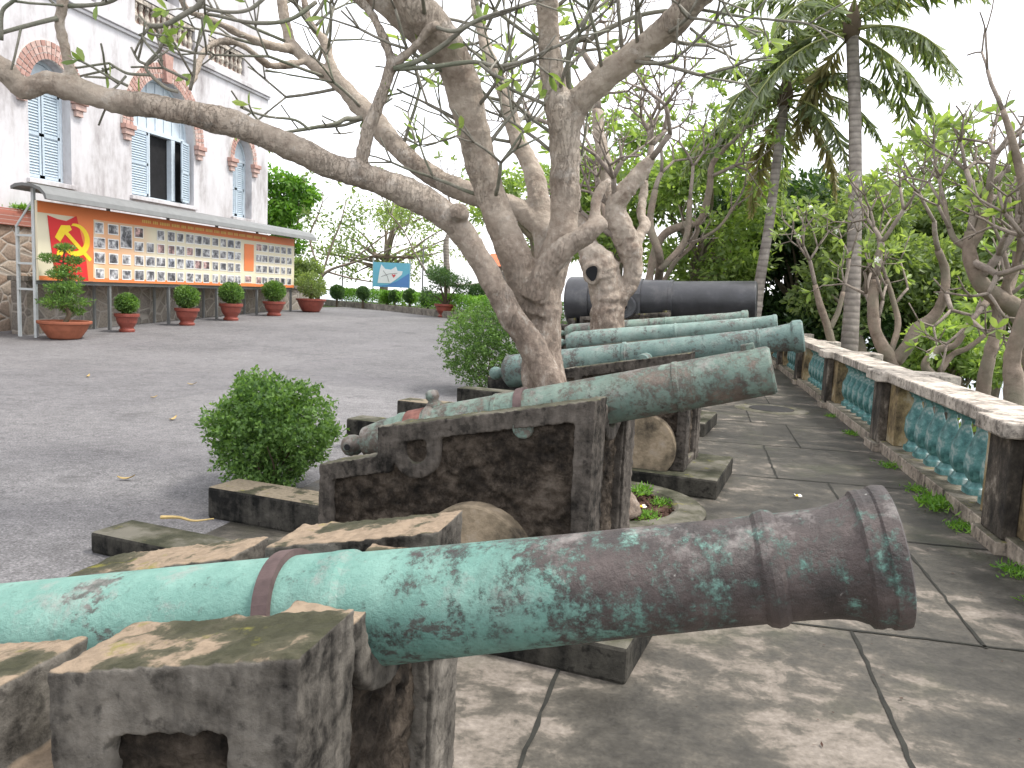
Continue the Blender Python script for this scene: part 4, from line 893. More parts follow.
# left: trees at the end of the villa
leafy_px('bright green tree at the far corner of the white villa', 285, 42, 165, 300, 66, 6000, 53, 'hedge_leaf', .3, .5, group='trees at the far end of the yard')
leafy_px('darker green shrubby tree beside the last red pot by the villa', 306, 38, 255, 312, 34, 3000, 54, 'mid_leaf', .2, .5, group='trees at the far end of the yard')
frangipani('spreading half bare frangipani at the far end of the yard left of the blue sign',
    [[(318,296,40,5.5), (320,280,40,4.4), (330,270,40,3.9), (355,262,40,2.8), (378,254,40,2.2)], [(320,282,40,3.3), (330,250,40,2.8), (340,225,40,2.2)], [(328,272,40,2.8), (350,278,40,2.2), (385,284,40,1.7)], [(322,276,40,2.8), (310,240,40,2.2), (318,215,40,2.2)], [(350,262,40,2.2), (390,232,40,1.9), (430,215,40,1.7)]], 39, 7, 1.0, .95, 'mid_leaf', 8, 'trees at the far end of the yard', 'barkR', base=(-19.3, 39, .5), leafL=.32)
frangipani('thin bare frangipani crossing in front of the pale post behind the big potted bush',
    [[(447,300,37,9), (447,275,37,9), (446,245,37,8), (448,235,37,5)], [(447,285,37,5), (430,276,37,4), (420,262,37,3)], [(447,285,37,5), (470,285,37,4), (490,282,37,4), (505,270,37,3)]], 40, 4, 1.3, .4, 'mid_leaf', 6, 'trees at the far end of the yard', 'palmbark', base=(-11.0, 35.6, .4), leafL=.3)

leafy_px('pale loose tree in the gap between the blue sign and the villa', 385, 43, 195, 285, 170, 3800, 57, 'mid_leaf', .26, .36, clumps=40, group='trees at the far end of the yard')
# --- palms
def palm(label, path, seed, nf, FL, crown_lean, dead=4, group='coconut palms beyond the terrace', droop=1.0, base=None):
    g = np.random.default_rng(seed); Q = pxpath(path); b = np.array([Q[0, 0], Q[0, 1], terrain_h(Q[0, 0], Q[0, 1])]) if base is None else np.array(base)
    root = thing('coconut_palm', label, 'palm', b, 0, group)
    P = smooth_path(np.vstack([[b[0], b[1], b[2] - .2, Q[0, 3] * 1.25], Q]), 10)
    rr = P[:, 3] * (1 + .008 * np.sin(np.arange(len(P)) * 2.3)); mb = MB(); mb.tube(P[:, :3], rr, 14); uproot(mb.build('trunk', MT['palmbark'], root, smooth=True), root)
    top = P[-1, :3]; mb = MB()
    hub = MB(); hub.lathe([(-.3, .12), (-.1, .18), (.12, .19), (.35, .11), (.6, .03)], 14, tuple(top)); uproot(hub.build('crown_shaft', MT['twig_brown'], root, smooth=True), root)
    LP, LD, LL, DP, DD, DL = [], [], [], [], [], []
    for i in range(nf):
        az = 2.399 * i + g.normal() * .2; el = radians(75 - 110 * (i / nf) ** .9 + g.normal() * 6); isdead = i >= nf - dead
        d = np.array([cos(az) * cos(el), sin(az) * cos(el), sin(el)]); q = top + np.array([0, 0, .2 - .4 * i / nf]) + d * .15; pts = [q]; m_ = 16; L = FL * g.uniform(.8, 1.1)
        for j in range(m_):
            d = nrm(d + np.array([0, 0, -.075 * droop * (1 + j / m_)]) * (1.4 if isdead else 1)); q = q + d * L / m_; pts.append(q)
        pts = np.array(pts); mb.tube(pts, np.linspace(.035, .006, len(pts)), 5)
        S = smooth_path(pts, 4); tg = nrm(np.gradient(S, axis=0)); side = nrm(np.cross(tg, [0, 0, 1.0]))
        for j in range(5, len(S)):
            f = j / len(S); ll = .56 * sin(pi * min(1, .18 + f * .78)) * (FL / 3.0)
            for sg in (-1, 1):
                dd = tg[j] * .45 + side[j] * sg * .75 + np.array([0, 0, -.55 * droop - g.uniform(0, .5)]) + g.normal(size=3) * .1
                (DP if isdead else LP).append(S[j]); (DD if isdead else LD).append(dd); (DL if isdead else LL).append(ll * g.uniform(.8, 1.15))
    uproot(mb.build('rachis', MT['rachis'], root, smooth=True), root)
    uproot(leafmesh('fronds', LP, LD, LL, .0135, MT['palm_leaf'], root, sag=.3, six=True), root)
    if DP: uproot(leafmesh('dry_fronds', DP, DD, DL, .045, MT['palm_dead'], root, sag=.3, six=True), root)
    return root
palm('tall coconut palm with a straight trunk behind the balustrade', [(849,350,17,17), (853,280,17.1,14.5), (855,200,17.2,13), (855,120,17.3,12), (853,60,17.4,12), (852,28,17.4,12)], 61, 15, 3.3, 0, dead=1, droop=.85)
palm('shorter coconut palm with a leaning trunk and yellowed hanging fronds', [(753,330,18.6,12), (760,280,18.7,10.5), (769,225,18.8,9.5), (777,160,19,9), (785,98,19.1,9)], 62, 15, 3.0, 0, dead=2, droop=1.05, base=(1.15, 19.4, -.05))

# undergrowth on the slope: nobody can count it
N = 26000; X = rng.uniform(3.0, 18, N); Yv = rng.uniform(4, 34, N); h = np.array([terrain_h(a, c) for a, c in zip(X, Yv)])
p = np.stack([X, Yv, h + rng.uniform(0, .75, N) ** 1.4], 1); o = leafmesh('undergrowth', p, rng.normal(size=(N, 3)) + np.array([0, 0, .7]), rng.uniform(.12, .3, N), rng.uniform(.04, .1, N), MT['mid_leaf']); struct(o, 'stuff')

# ------------------------------------------------------------------ bushes beside the slabs
def bush(label, base, r, n, seed, lm, leafL, stems=12, group='green bushes beside the slabs', name='bush', cz=.55, clump=True, gaps=()):
    g = np.random.default_rng(seed); root = thing(name, label, 'bush', base, 0, group); R = np.array(r)
    mb = MB()
    for i in range(stems):
        a = g.uniform(0, 2*pi); e = g.uniform(.2, 1.2); t = np.array([cos(a) * sin(e) * R[0], sin(a) * sin(e) * R[1], cz * 2 * R[2] * .55 + cos(e) * R[2] * .8]) * g.uniform(.7, 1)
        mb.tube(smooth_path(np.array([[g.normal()*.04, g.normal()*.04, -.02], t * .45 + g.normal(size=3) * .05, t]), 4), np.linspace(.014, .003, 9), 5)
    mb.build('stems', MT['twig_brown'], root)
    if clump:
        m_ = n // 14; q, d = ball_leaves(m_, (0, 0, R[2] * 1.05), R, 22, .33, seed)
        keep = np.ones(m_, bool)      # gaps where the stems show
        for hx, hy, hz, hr in gaps: keep &= ((q - np.array([hx, hy, hz]) * R) ** 2).sum(1) > (hr * R[0]) ** 2
        q, d = q[keep], d[keep]; m_ = len(q); k = np.repeat(np.arange(m_), 14); nn = len(k)
        # short twigs with leaves along them
        t = g.uniform(-.2, 1, nn)[:, None]; p = q[k] + d[k] * t * .085 + g.normal(size=(nn, 3)) * .013; dd = d[k] * .5 + nrm(g.normal(size=(nn, 3))) * .9
        leafmesh('foliage', p, dd, g.uniform(.7, 1.25, nn) * leafL, g.uniform(.42, .6, nn) * leafL, MT[lm], root)
    else:
        q, d = ball_leaves(n, (0, 0, R[2] * 1.02), R, 18, .3, seed); leafmesh('foliage', q, d, g.uniform(.7, 1.25, n) * leafL, g.uniform(.4, .55, n) * leafL, MT[lm], root)
    return root
bush('loose leafy green bush behind the low slab on the left', (-3.09, 5.5, 0), (.47, .47, .45), 20000, 71, 'bush_leaf', .040, 34, gaps=((.55, -.75, .55, .42), (.2, -.9, .25, .3), (-.75, -.5, 1.75, .42), (.8, -.2, 1.8, .4), (-.2, -.3, 2.1, .22)))
bush('round dense green bush behind the third cannon, left of the leaning tree', (-3.08, 12.2, 0), (.76, .70, .68), 17000, 72, 'bush_leaf2', .045, 14)

# ------------------------------------------------------------------ fallen bits, weeds
def flower(label, p, s=.035, grp='fallen frangipani flowers'):
    root = thing('fallen_flower', label, 'flower', p, random.random() * 6, grp); b = MB()
    for k in range(5):
        a = 2*pi*k/5; d = np.array([cos(a), sin(a), 0]); e = np.array([-sin(a), cos(a), 0]); u = np.array([0, 0, 1.0])
        b.add([u*.004, d*s*.35 + e*s*.22 + u*.012, d*s*.8 + e*s*.30 + u*.02, d*s*1.1 + u*.016, d*s*.8 - e*s*.16 + u*.010, d*s*.35 - e*s*.16 + u*.006], [(0,1,2,3), (0,3,4,5)])
    b.build('petals', MT['petal'], root); c = MB(); c.lathe([(.010, s*.36), (.019, s*.22), (.022, s*.03)], 10); c.build('flower_centre', MT['petal_core'], root)
flower('white and yellow frangipani flower lying alone on the walkway', onZ(797, 497, .012), .042)
flower('white and yellow frangipani flower lying on the soil of the ring planter', onZ(641, 508, .125), .042)
def dry(label, p, L=.12, az=0, mt='dry_leaf', grp='fallen dry leaves on the asphalt'):
    b = MB(); n = 7; vs = []
    for i in range(n):
        t = i / (n - 1); w = .3 * L * sin(pi * (t * .9 + .05)) * .5; x = (t - .5) * L; z = .006 + .02 * (t - .4) ** 2 * 4 * L / .12
        vs += [(x, w, z + .010), (x, 0, z), (x, -w, z + .008)]
    b.add(vs, [(3*i + k, 3*i + k + 1, 3*i + k + 4, 3*i + k + 3) for i in range(n-1) for k in (0, 1)]); o = b.build('fallen_leaf', MT[mt]); o.location = tuple(map(float, p)); o.rotation_euler = (0, 0, az); tag(o, label, 'leaf', grp)
for i, (x, y, lb) in enumerate([(88,377,'dry curled leaf on the asphalt, nearest to the bonsai pot'), (126,480,'dry brown leaf on the asphalt, left of the low slab'), (173,420,'pale dry leaf on the asphalt, left of the loose bush'), (154,398,'tiny pale dry leaf on the asphalt above the others, left of the bush top'), (192,385,'yellowish dry leaf on the asphalt behind the loose bush'), (338,350,'dry leaf alone in the middle of the asphalt yard')]):
    dry(lb, onZ(x, y, rise(10) + .008), .14 if i != 3 else .09, random.random() * 3)
pp = onZ(185, 522, .172); b = MB(); b.tube(smooth_path(np.array([[-.16,0,.012],[-.05,.01,.02],[.06,.0,.014],[.17,.03,.03]]), 5), np.linspace(.012, .004, 16), 6); o = b.build('fallen_twig', MT['dry_leaf']); o.location = tuple(map(float, pp)); tag(o, 'pale yellow dry stalk lying on the mossy slab at left', 'twig')
def weed(label, p, s, seed, grp='weed tufts along the foot of the balustrade'):
    g = np.random.default_rng(seed); n = int(170 * s / .12); P = np.stack([g.normal(size=n) * s * .35, g.normal(size=n) * s * .55, g.uniform(0, .2, n) * s], 1)
    o = leafmesh('weed_tuft', P, g.normal(size=(n, 3)) * np.array([1, 1, .5]) + np.array([0, 0, .8]), g.uniform(.2, .5, n) * s, g.uniform(.05, .11, n) * s, MT['hedge_leaf']); o.location = tuple(map(float, p)); tag(o, label, 'weed', grp)
for i, (y, s, lb) in enumerate([(4.72, .15, 'weed tuft at the balustrade foot, closest to the right picture edge'), (5.35, .13, 'weed tuft just before the nearest dark pilaster'), (6.35, .13, 'weed tuft right behind the nearest dark pilaster'), (7.0, .20, 'largest weed tuft, long and flat, under the nearest full bay of teal balusters'), (7.55, .12, 'small weed tuft behind the largest one at the balustrade foot'), (8.6, .12, 'weed tuft before the second dark pilaster'), (10.6, .12, 'thin weed tuft behind the second dark pilaster'), (12.2, .10, 'tiny weed tuft before the third pilaster')]):
    weed(lb, (2.03, y, .008), s, 200 + i)
g_ = 'green sprouts in the ring planter'
weed('green sprouts at the near edge of the ring planter soil', (-.22, 5.42, .10), .12, 220, g_); weed('fern like sprout at the far side of the ring planter', (-.30, 6.02, .13), .13, 221, g_); weed('small green sprout in the middle of the ring planter soil', (-.14, 5.85, .10), .1, 222, g_)
# small dry litter blown over the ground: nobody could count it
N = 520; X = np.concatenate([rng.uniform(-.2, 2.0, 300), rng.uniform(-12, -3, 220)]); Yv = np.concatenate([rng.uniform(2.2, 14, 300), rng.uniform(4.5, 20, 220)])
X[:110] = 2.02 - np.abs(rng.normal(size=110)) * .12
p = np.stack([X, Yv, np.array([rise(v) for v in Yv]) + .013], 1); az = rng.uniform(0, 6.28, N)
o = leafmesh('dry_litter', p, np.stack([np.cos(az), np.sin(az), rng.uniform(0, .25, N)], 1), rng.uniform(.008, .035, N), rng.uniform(.004, .014, N), MT['pit'], sag=0.0, up=np.tile(np.array([[0, .05, 1.0]]), (N, 1))); struct(o, 'stuff')
# drain cover in the walkway
mh = thing('manhole_cover', 'round iron drain cover in a pale concrete patch on the far walkway', 'drain cover', (1.25, 12.6, .008)); b = MB(); b.lathe([(0, .55), (.004, .54)], 40); b.build('concrete_patch', MT['kerb'], mh); b = MB(); b.lathe([(.004, .33), (.012, .325)], 36); b.build('iron_lid', MT['darkwood'], mh)

# ------------------------------------------------------------------ the white villa
WX = -17.0
def villa():
    root = thing('villa', 'white stucco villa with brick arches and blue shutters at left', 'building', (WX, 20, 0))
    y0, y1 = 6.0, 29.8; zt = 15.0
    wb = MB(); wb.box(-9, 0, y0 - 20, y1 - 20, 3.0, zt); wall = wb.build('wall', MT['stucco'], root)
    cuts = []
    def arch_poly(yc, hw, zs, zspr, rise_):
        p = [(yc - hw, zs), (yc + hw, zs), (yc + hw, zspr)]
        for k in range(1, 16):
            a = pi * k / 16; p.append((yc + hw * cos(a), zspr + rise_ * sin(a)))
        p.append((yc - hw, zspr)); return p
    wins = [(18.62, .72, 4.0, 6.35, .78, 1.0), (23.35, 1.56, 4.05, 6.1, 1.75, 1.7), (27.95, .66, 3.95, 6.05, .85, .9), (13.6, .72, 4.0, 6.35, .78, 1.0)]
    for yc, hw, zs, zp, rs, _ in wins:
        c = MB(); c.prism([(a - 20, b_) for a, b_ in arch_poly(yc, hw, zs, zp, rs)], 'x', -.45, .5); cuts.append(c)
    for a, b_ in ((25.75, 28.05), (22.0, 25.0), (17.6, 20.4)):
        c = MB(); c.box(-.3, .5, a - 20, b_ - 20, 9.18, 10.0); cuts.append(c)
    c = MB(); c.box(-.5, .5, 22.75 - 20, 24.15 - 20, 10.3, 13.2); cuts.append(c)
    for c in cuts:
        co = c.build('cutter', MT['stucco']); co.parent = root; md = wall.modifiers.new('cut', 'BOOLEAN'); md.object = co; md.operation = 'DIFFERENCE'; md.solver = 'EXACT'
        bpy.context.view_layer.update(); me = bpy.data.meshes.new_from_object(wall.evaluated_get(bpy.context.evaluated_depsgraph_get()))
        wall.modifiers.clear(); wall.data = me; bpy.data.objects.remove(co)
    # upper storey set back line: string course, niches with balusters
    b = MB(); b.box(.002, .14, y0 - 20, y1 - 20, 8.82, 8.98); b.box(.002, .08, y0 - 20, y1 - 20, 8.72, 8.818); b.build('string_course', MT['stucco'], root, bevel=.02)
    for a, b_ in ((25.75, 28.05), (22.0, 25.0), (17.6, 20.4)):
        m_ = MB(); n = int((b_ - a) / .26)
        for i in range(n):
            y = a + (b_ - a) * (i + .5) / n - 20
            m_.lathe([(9.2, .08), (9.26, .05), (9.42, .10), (9.62, .05), (9.75, .085), (9.84, .06)], 8, (-.12, y, 0))
        m_.box(-.24, -.02, a - 20 + .01, b_ - 20 - .01, 9.84, 9.97); m_.build('niche_balusters', MT['capstone'], root)
        m_ = MB(); m_.box(-.298, -.28, a - 20 + .01, b_ - 20 - .01, 9.19, 9.99); m_.build('niche_back', MT['brick'], root)
    b = MB(); b.box(-.48, -.44, 2.76, 4.14, 10.31, 13.19); b.build('upper_opening', MT['dark_room'], root)
    b = MB(); b.box(-.25, -.19, 2.76, 3.3, 10.31, 13.19); b.build('upper_shutter', MT['shutter'], root)
    # stone base with brick course
    b = MB(); b.box(.002, .16, y0 - 20, y1 - 20 + .16, -.3, 2.72); b.build('stone_base', MT['rubble'], root)
    b = MB(); b.box(.002, .24, y0 - 20, y1 - 20 + .2, 2.722, 3.02); b.box(.002, .16, y0 - 20, y1 - 20 + .18, 3.022, 3.14); b.build('brick_course', MT['brick_course'], root)
    def louvers(m_, ya, yb, za, zb_, x):
        m_.box(x - .02, x + .02, ya, ya + .07, za, zb_); m_.box(x - .02, x + .02, yb - .07, yb, za, zb_)
        m_.box(x - .02, x + .02, ya, yb, za, za + .08); m_.box(x - .02, x + .02, ya, yb, zb_ - .08, zb_); m_.box(x - .02, x + .02, ya, yb, (za + zb_)/2 - .04, (za + zb_)/2 + .04)
        z = za + .1
        while z < zb_ - .1:
            m_.add([(x + .015, ya + .05, z), (x + .015, yb - .05, z), (x - .015, yb - .05, z + .055), (x - .015, ya + .05, z + .055)], [(0,1,2,3)]); z += .075
        m_.box(x - .018, x - .014, ya + .06, yb - .06, za + .06, zb_ - .06)
    for wi, (yc, hw, zs, zp, rs, ro) in enumerate(wins):
        w = MB(); w.ring([(a - 20, b_) for a, b_ in arch_poly(yc, hw - .002, zs + .002, zp, rs - .004)], [(a - 20, b_) for a, b_ in arch_poly(yc, hw - .09, zs + .07, zp, rs - .09)], 'x', -.40, -.27)
        win = w.build('window', MT['shutter_frame'], root)
        if wi == 1:
            k = MB(); k.box(-.449, -.42, yc - hw - 20 + .01, yc + hw - 20 - .01, zs + .01, zp); k.build('dark_opening', MT['dark_room'], win)
            k = MB(); k.box(-.40, -.24, yc - hw - 20 + .09, yc + hw - 20 - .09, zp + .02, zp + .14); k.prism([(a - 20, b_) for a, b_ in arch_poly(yc, hw - .1, zp + .15, zp + .16, rs - .26)], 'x', -.36, -.33)
            for i in range(7):
                yy = yc - 20 - hw + .3 + i * (2*hw - .6) / 6; k.box(-.328, -.30, yy - .03, yy + .03, zp + .17, zp + .17 + (rs - .3) * sqrt(max(0.02, 1 - ((yy + 20 - yc) / (hw - .1)) ** 2)))
            k.build('fanlight', MT['shutter_frame'], win)
            k = MB(); louvers(k, yc - hw - 20 + .09, yc - .50 - 20, zs + .08, zp, -.25); k.build('shutter', MT['shutter'], win)
            k = MB(); louvers(k, -.66, 0, zs + .08, zp, 0); ob = k.build('shutter', MT['shutter'], win); ob.location = (-.12, yc + hw - 20 - .1, 0); ob.rotation_euler = (0, 0, radians(14))
            k = MB(); k.box(-.40, -.22, yc - .495 - 20, yc - .43 - 20, zs + .08, zp); k.build('mullion', MT['shutter_frame'], win); k = MB(); k.box(-.40, -.22, yc + .66 - 20, yc + .84 - 20, zs + .08, zp); k.build('mullion', MT['shutter_frame'], win)
        else:
            k = MB(); louvers(k, yc - hw - 20 + .09, yc - 20 - .02, zs + .08, zp, -.3); k.build('shutter', MT['shutter'], win)
            k = MB(); louvers(k, yc + .02 - 20, yc + hw - 20 - .09, zs + .08, zp, -.3); k.build('shutter', MT['shutter'], win)
            k = MB(); k.prism([(a - 20, b_) for a, b_ in arch_poly(yc, hw - .1, zp + .01, zp + .02, rs - .12)], 'x', -.34, -.31); k.box(-.30, -.26, yc - hw - 20 + .09, yc + hw - 20 - .09, zp - .001, zp + .09); k.build('fanlight', MT['shutter_frame'], win)
        k = MB(); k.box(-.27, .1, yc - hw - 20 - .1, yc + hw - 20 + .1, zs - .12, zs - .002); k.build('sill', MT['stucco'], win, bevel=.01)
        # brick arch: rings of separate bricks on a mortar bed
        ringw = .16 if wi != 2 else .13; nr = 3 if wi != 2 else 2
        br = MB(); mo = MB(); r_in = hw * 1.0
        def ap(k_, t): a = pi * t; return (yc - 20 + (hw + k_) * cos(a), zp + (rs + k_) * sin(a))
        for q in range(nr):
            nb = int((pi * (hw + rs) / 2) / .115)
            for i in range(nb):
                a0, a1 = (i + .12) / nb, (i + .88) / nb; k0, k1 = q * ringw + .012, (q + 1) * ringw - .012
                pts = [ap(k0, a0), ap(k1, a0), ap(k1, a1), ap(k0, a1)]; br.prism(pts, 'x', .03, .085)
        seg = 40; po = [ap(nr * ringw, i / seg) for i in range(seg + 1)]; pi2 = [ap(0.0, i / seg) for i in range(seg + 1)]
        for i in range(seg): mo.prism([pi2[i], po[i], po[i+1], pi2[i+1]], 'x', .002, .06)
        mo.build('arch_mortar', MT['mortar'], win); br.build('brick_arch', MT['brick'], win)
        for sg in (-1, 1):
            k = MB(); yy = yc - 20 + sg * (hw + nr * ringw / 2); k.box(.002, .2, yy - .24, yy + .24, zp - .14, zp - .003); k.box(.002, .15, yy - .2, yy + .2, zp - .3, zp - .142); k.box(.002, .1, yy - .13, yy + .13, zp - .46, zp - .302); k.build('corbel', MT['brick'], win, bevel=.01)
        if wi == 1:
            k = MB(); zz = zp + rs; k.prism([(yc - 20 - .12, zz - .1), (yc - 20 + .12, zz - .1), (yc - 20 + .22, zz + .75), (yc - 20 - .22, zz + .75)], 'x', .002, .2); k.build('keystone', MT['brick'], win, bevel=.01)
    # roof slab above, out of the picture
    b = MB(); b.box(-9.4, .4, y0 - 20.4, y1 - 19.6, zt + .002, zt + .3); b.build('roof', MT['tile_roof'], root)
villa()
# low grey retaining wall behind the board
rw = MB(); rw.box(-16.2, -15.75, 16.4, 31.0, -.1, 1.35); o = rw.build('retaining_wall', MT['greystone'], None); tag(o, 'low grey stone wall with a ledge behind the legs of the photo board', 'wall')
cp = MB(); cp.box(-16.26, -15.65, 16.35, 31.05, 1.352, 1.47); cp.build('ledge', MT['kerb'], o, bevel=.015)
# weeds on top of the canopy
for i, (y, lb) in enumerate([(17.6, 'sprouting weeds on the ledge behind the left end of the board roof'), (18.6, 'wider sprouting weeds on the ledge behind the board roof, toward the open window')]):
    weed(lb, (-16.86, y, 3.145), .33, 240 + i, 'weeds on the ledge behind the board')
    
# ------------------------------------------------------------------ the photo board
BX = -15.0
def board():
    root = thing('photo_board', 'long roofed display board with a red flag and rows of old photographs', 'display board', (BX, 22.1, 0))
    Y = lambda px, py: onX(px, py, BX)[1] - 22.1
    ya, yb = 15.97 - 22.1, 28.3 - 22.1; z0, z1 = 1.39, 3.24; H = z1 - z0
    b = MB(); b.box(-.06, 0, ya, yb, z0, z1); b.build('panel', MT['cream'], root, bevel=.006)
    b = MB(); b.box(.002, .008, ya + .02, yb - .02, z1 - .27, z1 - .01); b.build('header_band', MT['orange'], root)
    b = MB(); b.box(.002, .008, ya + .02, yb - .02, z0 + .01, z0 + .11); b.build('footer_band', MT['orange'], root)
    # the illegible yellow header line, letter sized strokes
    b = MB(); y = Y(142, 222)
    while y < Y(262, 240):
        n = rng.integers(3, 7)
        for i in range(n):
            b.box(.009, .012, y, y + .045, z1 - .18, z1 - .10); b.box(.009, .0125, y + .012, y + .033, z1 - .165, z1 - .115); y += .075
        y += .08
    b.build('header_lettering', MT['gold_text'], root)
    # flag
    P = lambda px, py, e=.0: tuple(onX(px, py, BX)[1:] - np.array([22.1, 0]))
    fl = [(47,215), (57,219), (66,221), (76,216), (88,217), (93,218), (93,281), (75,280), (56,279), (53,262), (50,240)]
    b = MB(); b.prism([P(*q) for q in fl], 'x', .009, .013); f = b.build('red_flag', MT['flag'], root)
    b = MB(); b.prism([P(*q) for q in [(76,216), (88,217), (93,218), (93,281), (88,281), (86,262), (84,248), (80,232)]], 'x', .0135, .016); b.build('flag_fold', MT['orange'], f)
    c = np.array(P(75, 240)); b = MB()
    out_ = []; in_ = []
    for k in range(17):
        a = radians(100 - 235 * k / 16); out_.append((c[0] + .52 * cos(a) * .92, c[1] + .40 * sin(a))); in_.append((c[0] - .07 + .42 * cos(a) * .9, c[1] + .03 + .31 * sin(a)))
    for k in range(16): b.prism([out_[k], out_[k+1], in_[k+1], in_[k]], 'x', .0165, .020)
    h = c + np.array([-.78, -.22]); b.prism([tuple(np.array([-.62, -.48]) + c + np.array([0, .06])), tuple(np.array([-.45, -.50]) + c + np.array([0, .1])), tuple(c + np.array([-.38, -.30])), tuple(c + np.array([-.58, -.24]))], 'x', .0165, .0205)
    # hammer: handle from upper left to lower right, head at upper left
    b.prism([tuple(c + np.array(v)) for v in [(-.40, .16), (-.30, .22), (.54, -.44), (.46, -.51)]], 'x', .0165, .0208)
    b.prism([tuple(c + np.array(v)) for v in [(-.66, .02), (-.46, .32), (-.18, .34), (-.12, .24), (-.34, .12), (-.5, -.08)]], 'x', .0165, .0206)
    b.build('hammer_and_sickle', MT['flag_gold'], f)
    # photographs
    rows = [.253, .459, .663, .881]; cols = [99, 113, 126, 138.7, 150, 160.5, 171, 180, 189.5, 198, 206, 215, 223, 230.5, 237.7]
    k = 0
    def photo(yc, zc, w, h, nm='photo'):
        b = MB(); b.box(.009, .013, yc - w/2, yc + w/2, zc - h/2, zc + h/2); o = b.build('photo_mount', MT['photo_white'], root)
        b = MB(); b.box(-.0005, .002, -w/2 + .025, w/2 - .025, -h/2 + .025, h/2 - .025); q = b.build(nm, MT['photo'], o); q.location = (.0135, yc, zc)
    for ci, px_ in enumerate(cols):
        for ri, fr in enumerate(rows):
            if ci == 2 and ri == 1: continue
            if ci == 4 and ri == 0: continue
            yc = Y(px_, 240); w, h = .40 * rng.uniform(.78, 1.05), .29 * rng.uniform(.9, 1.05); zc = z1 - fr * H
            if ci == 2 and ri == 0: zc -= .16; h = .60; w = .46
            photo(yc, zc, w, h)
    for ci, px_ in enumerate([258.5, 264.5, 271, 277, 283, 289]):
        for fr in rows: photo(Y(px_, 265), z1 - (fr * .98 + .01) * H, .40 * rng.uniform(.8, 1.0), .27)
    photo(Y(248, 277), z1 - .86 * H, .42, .24)
    b = MB(); b.box(.009, .014, Y(244, 255), Y(253.5, 255), z1 - .71 * H, z1 - .22 * H); b.build('red_panel', MT['orange'], root)
    # grey curved canopy
    prof = [(-.42, 3.52), (-.3, 3.58), (-.1, 3.60), (.15, 3.58), (.38, 3.50), (.52, 3.36), (.55, 3.24), (.50, 3.23), (.46, 3.33), (.34, 3.44), (.13, 3.51), (-.1, 3.53), (-.3, 3.50), (-.42, 3.45)]
    b = MB(); b.prism(prof, 'y', ya - .3, yb + .75); b.build('canopy', MT['grey_metal'], root, smooth=False)
    # posts, front and back rows, with ladder-like side frame
    def post(m_, x, y, z0_, z1_, s=.045): m_.box(x - s, x + s, y - s, y + s, z0_, z1_)
    for i, y in enumerate(np.linspace(ya + .02, yb - .05, 6)):
        g = rise(y + 22.1); b = MB(); post(b, -.11, y, g, 3.52, .035); b.build('post', MT['grey_metal'] if i else MT['galv'], root)
        b = MB(); post(b, -.62, y + .05, g, 2.85 if i else 2.62, .03); b.build('back_post', MT['grey_metal'] if i else MT['galv'], root)
    b = MB()
    for z in (1.15, 1.75, 2.4): b.box(-.6, -.14, ya + .0, ya + .05, z, z + .05)
    b.tube([(-.62, ya + .03, 2.62), (-.13, ya + .03, 3.25)], .025, 6); b.build('side_frame', MT['galv'], root)
    b = MB(); b.box(-.14, -.065, ya, yb, 1.30, 1.38); b.build('bottom_rail', MT['grey_metal'], root)
board()

# ------------------------------------------------------------------ potted plants
def pot(root, R, h, m, bowl=False):
    b = MB()
    if bowl: pr_ = [(0, R*.55), (h*.06, R*.62), (h*.5, R*.84), (h*.82, R*.95), (h*.86, R*1.04), (h, R*1.05), (h, R*.93), (h*.85, R*.88)]
    else: pr_ = [(0, R*.62), (h*.12, R*.66), (h*.16, R*.56), (h*.24, R*.55), (h*.5, R*.80), (h*.78, R*.90), (h*.84, R*1.02), (h, R*1.04), (h, R*.90), (h*.86, R*.86)]
    b.lathe(pr_, 32); b.build('pot', m, root, smooth=False, bevel=.006); b = MB(); b.lathe([(h*.84, R*.87), (h*.9, R*.2)], 20); b.build('pot_soil', MT['pit'], root)
GP = 'potted plants under the photo board'
def pot_ball(label, x, y, R, h, r, seed, lm='bush_leaf', n=2600, m='pot', bowl=False, grp=GP, flat=.92):
    z = rise(y) + .004; root = thing('potted_plant', label, 'potted plant', (x, y, z), 0, grp); pot(root, R, h, MT[m], bowl)
    b = MB(); b.tube([(0,0,h*.8), (.03,.02,h + r*.5), (0,0,h + r)], [.05, .045, .03], 8); b.build('stem', MT['twig_brown'], root)
    q, d = ball_leaves(n, (0, 0, h + r * flat + .02), (r, r, r * flat), 16, .28, seed); leafmesh('foliage', q, d, rng.uniform(.06, .11, n), rng.uniform(.03, .045, n), MT[lm], root)
PX = -14.45
lab = ['round clipped bush in a red glazed pot standing next to the bonsai', 'round clipped bush in a red pot, second after the bonsai', 'round clipped bush in a red pot, third after the bonsai', 'small round bush in a red pot under the right end of the photo board']
for (px_, py_, R, h, r), lb, sd in zip([(127,330,.30,.48,.26), (187,323,.34,.50,.33), (231,318,.36,.54,.35), (274,314,.38,.50,.37)], lab, range(80, 84)):
    p = onX(px_, py_, PX); pot_ball(lb, PX, p[1], R, h, r, sd)
p = onX(306, 312, PX); pot_ball('wide red pot with a loose leafy shrub past the right board end', PX, p[1] + .4, .55, .50, .55, 85, 'mid_leaf', 2600, bowl=True)
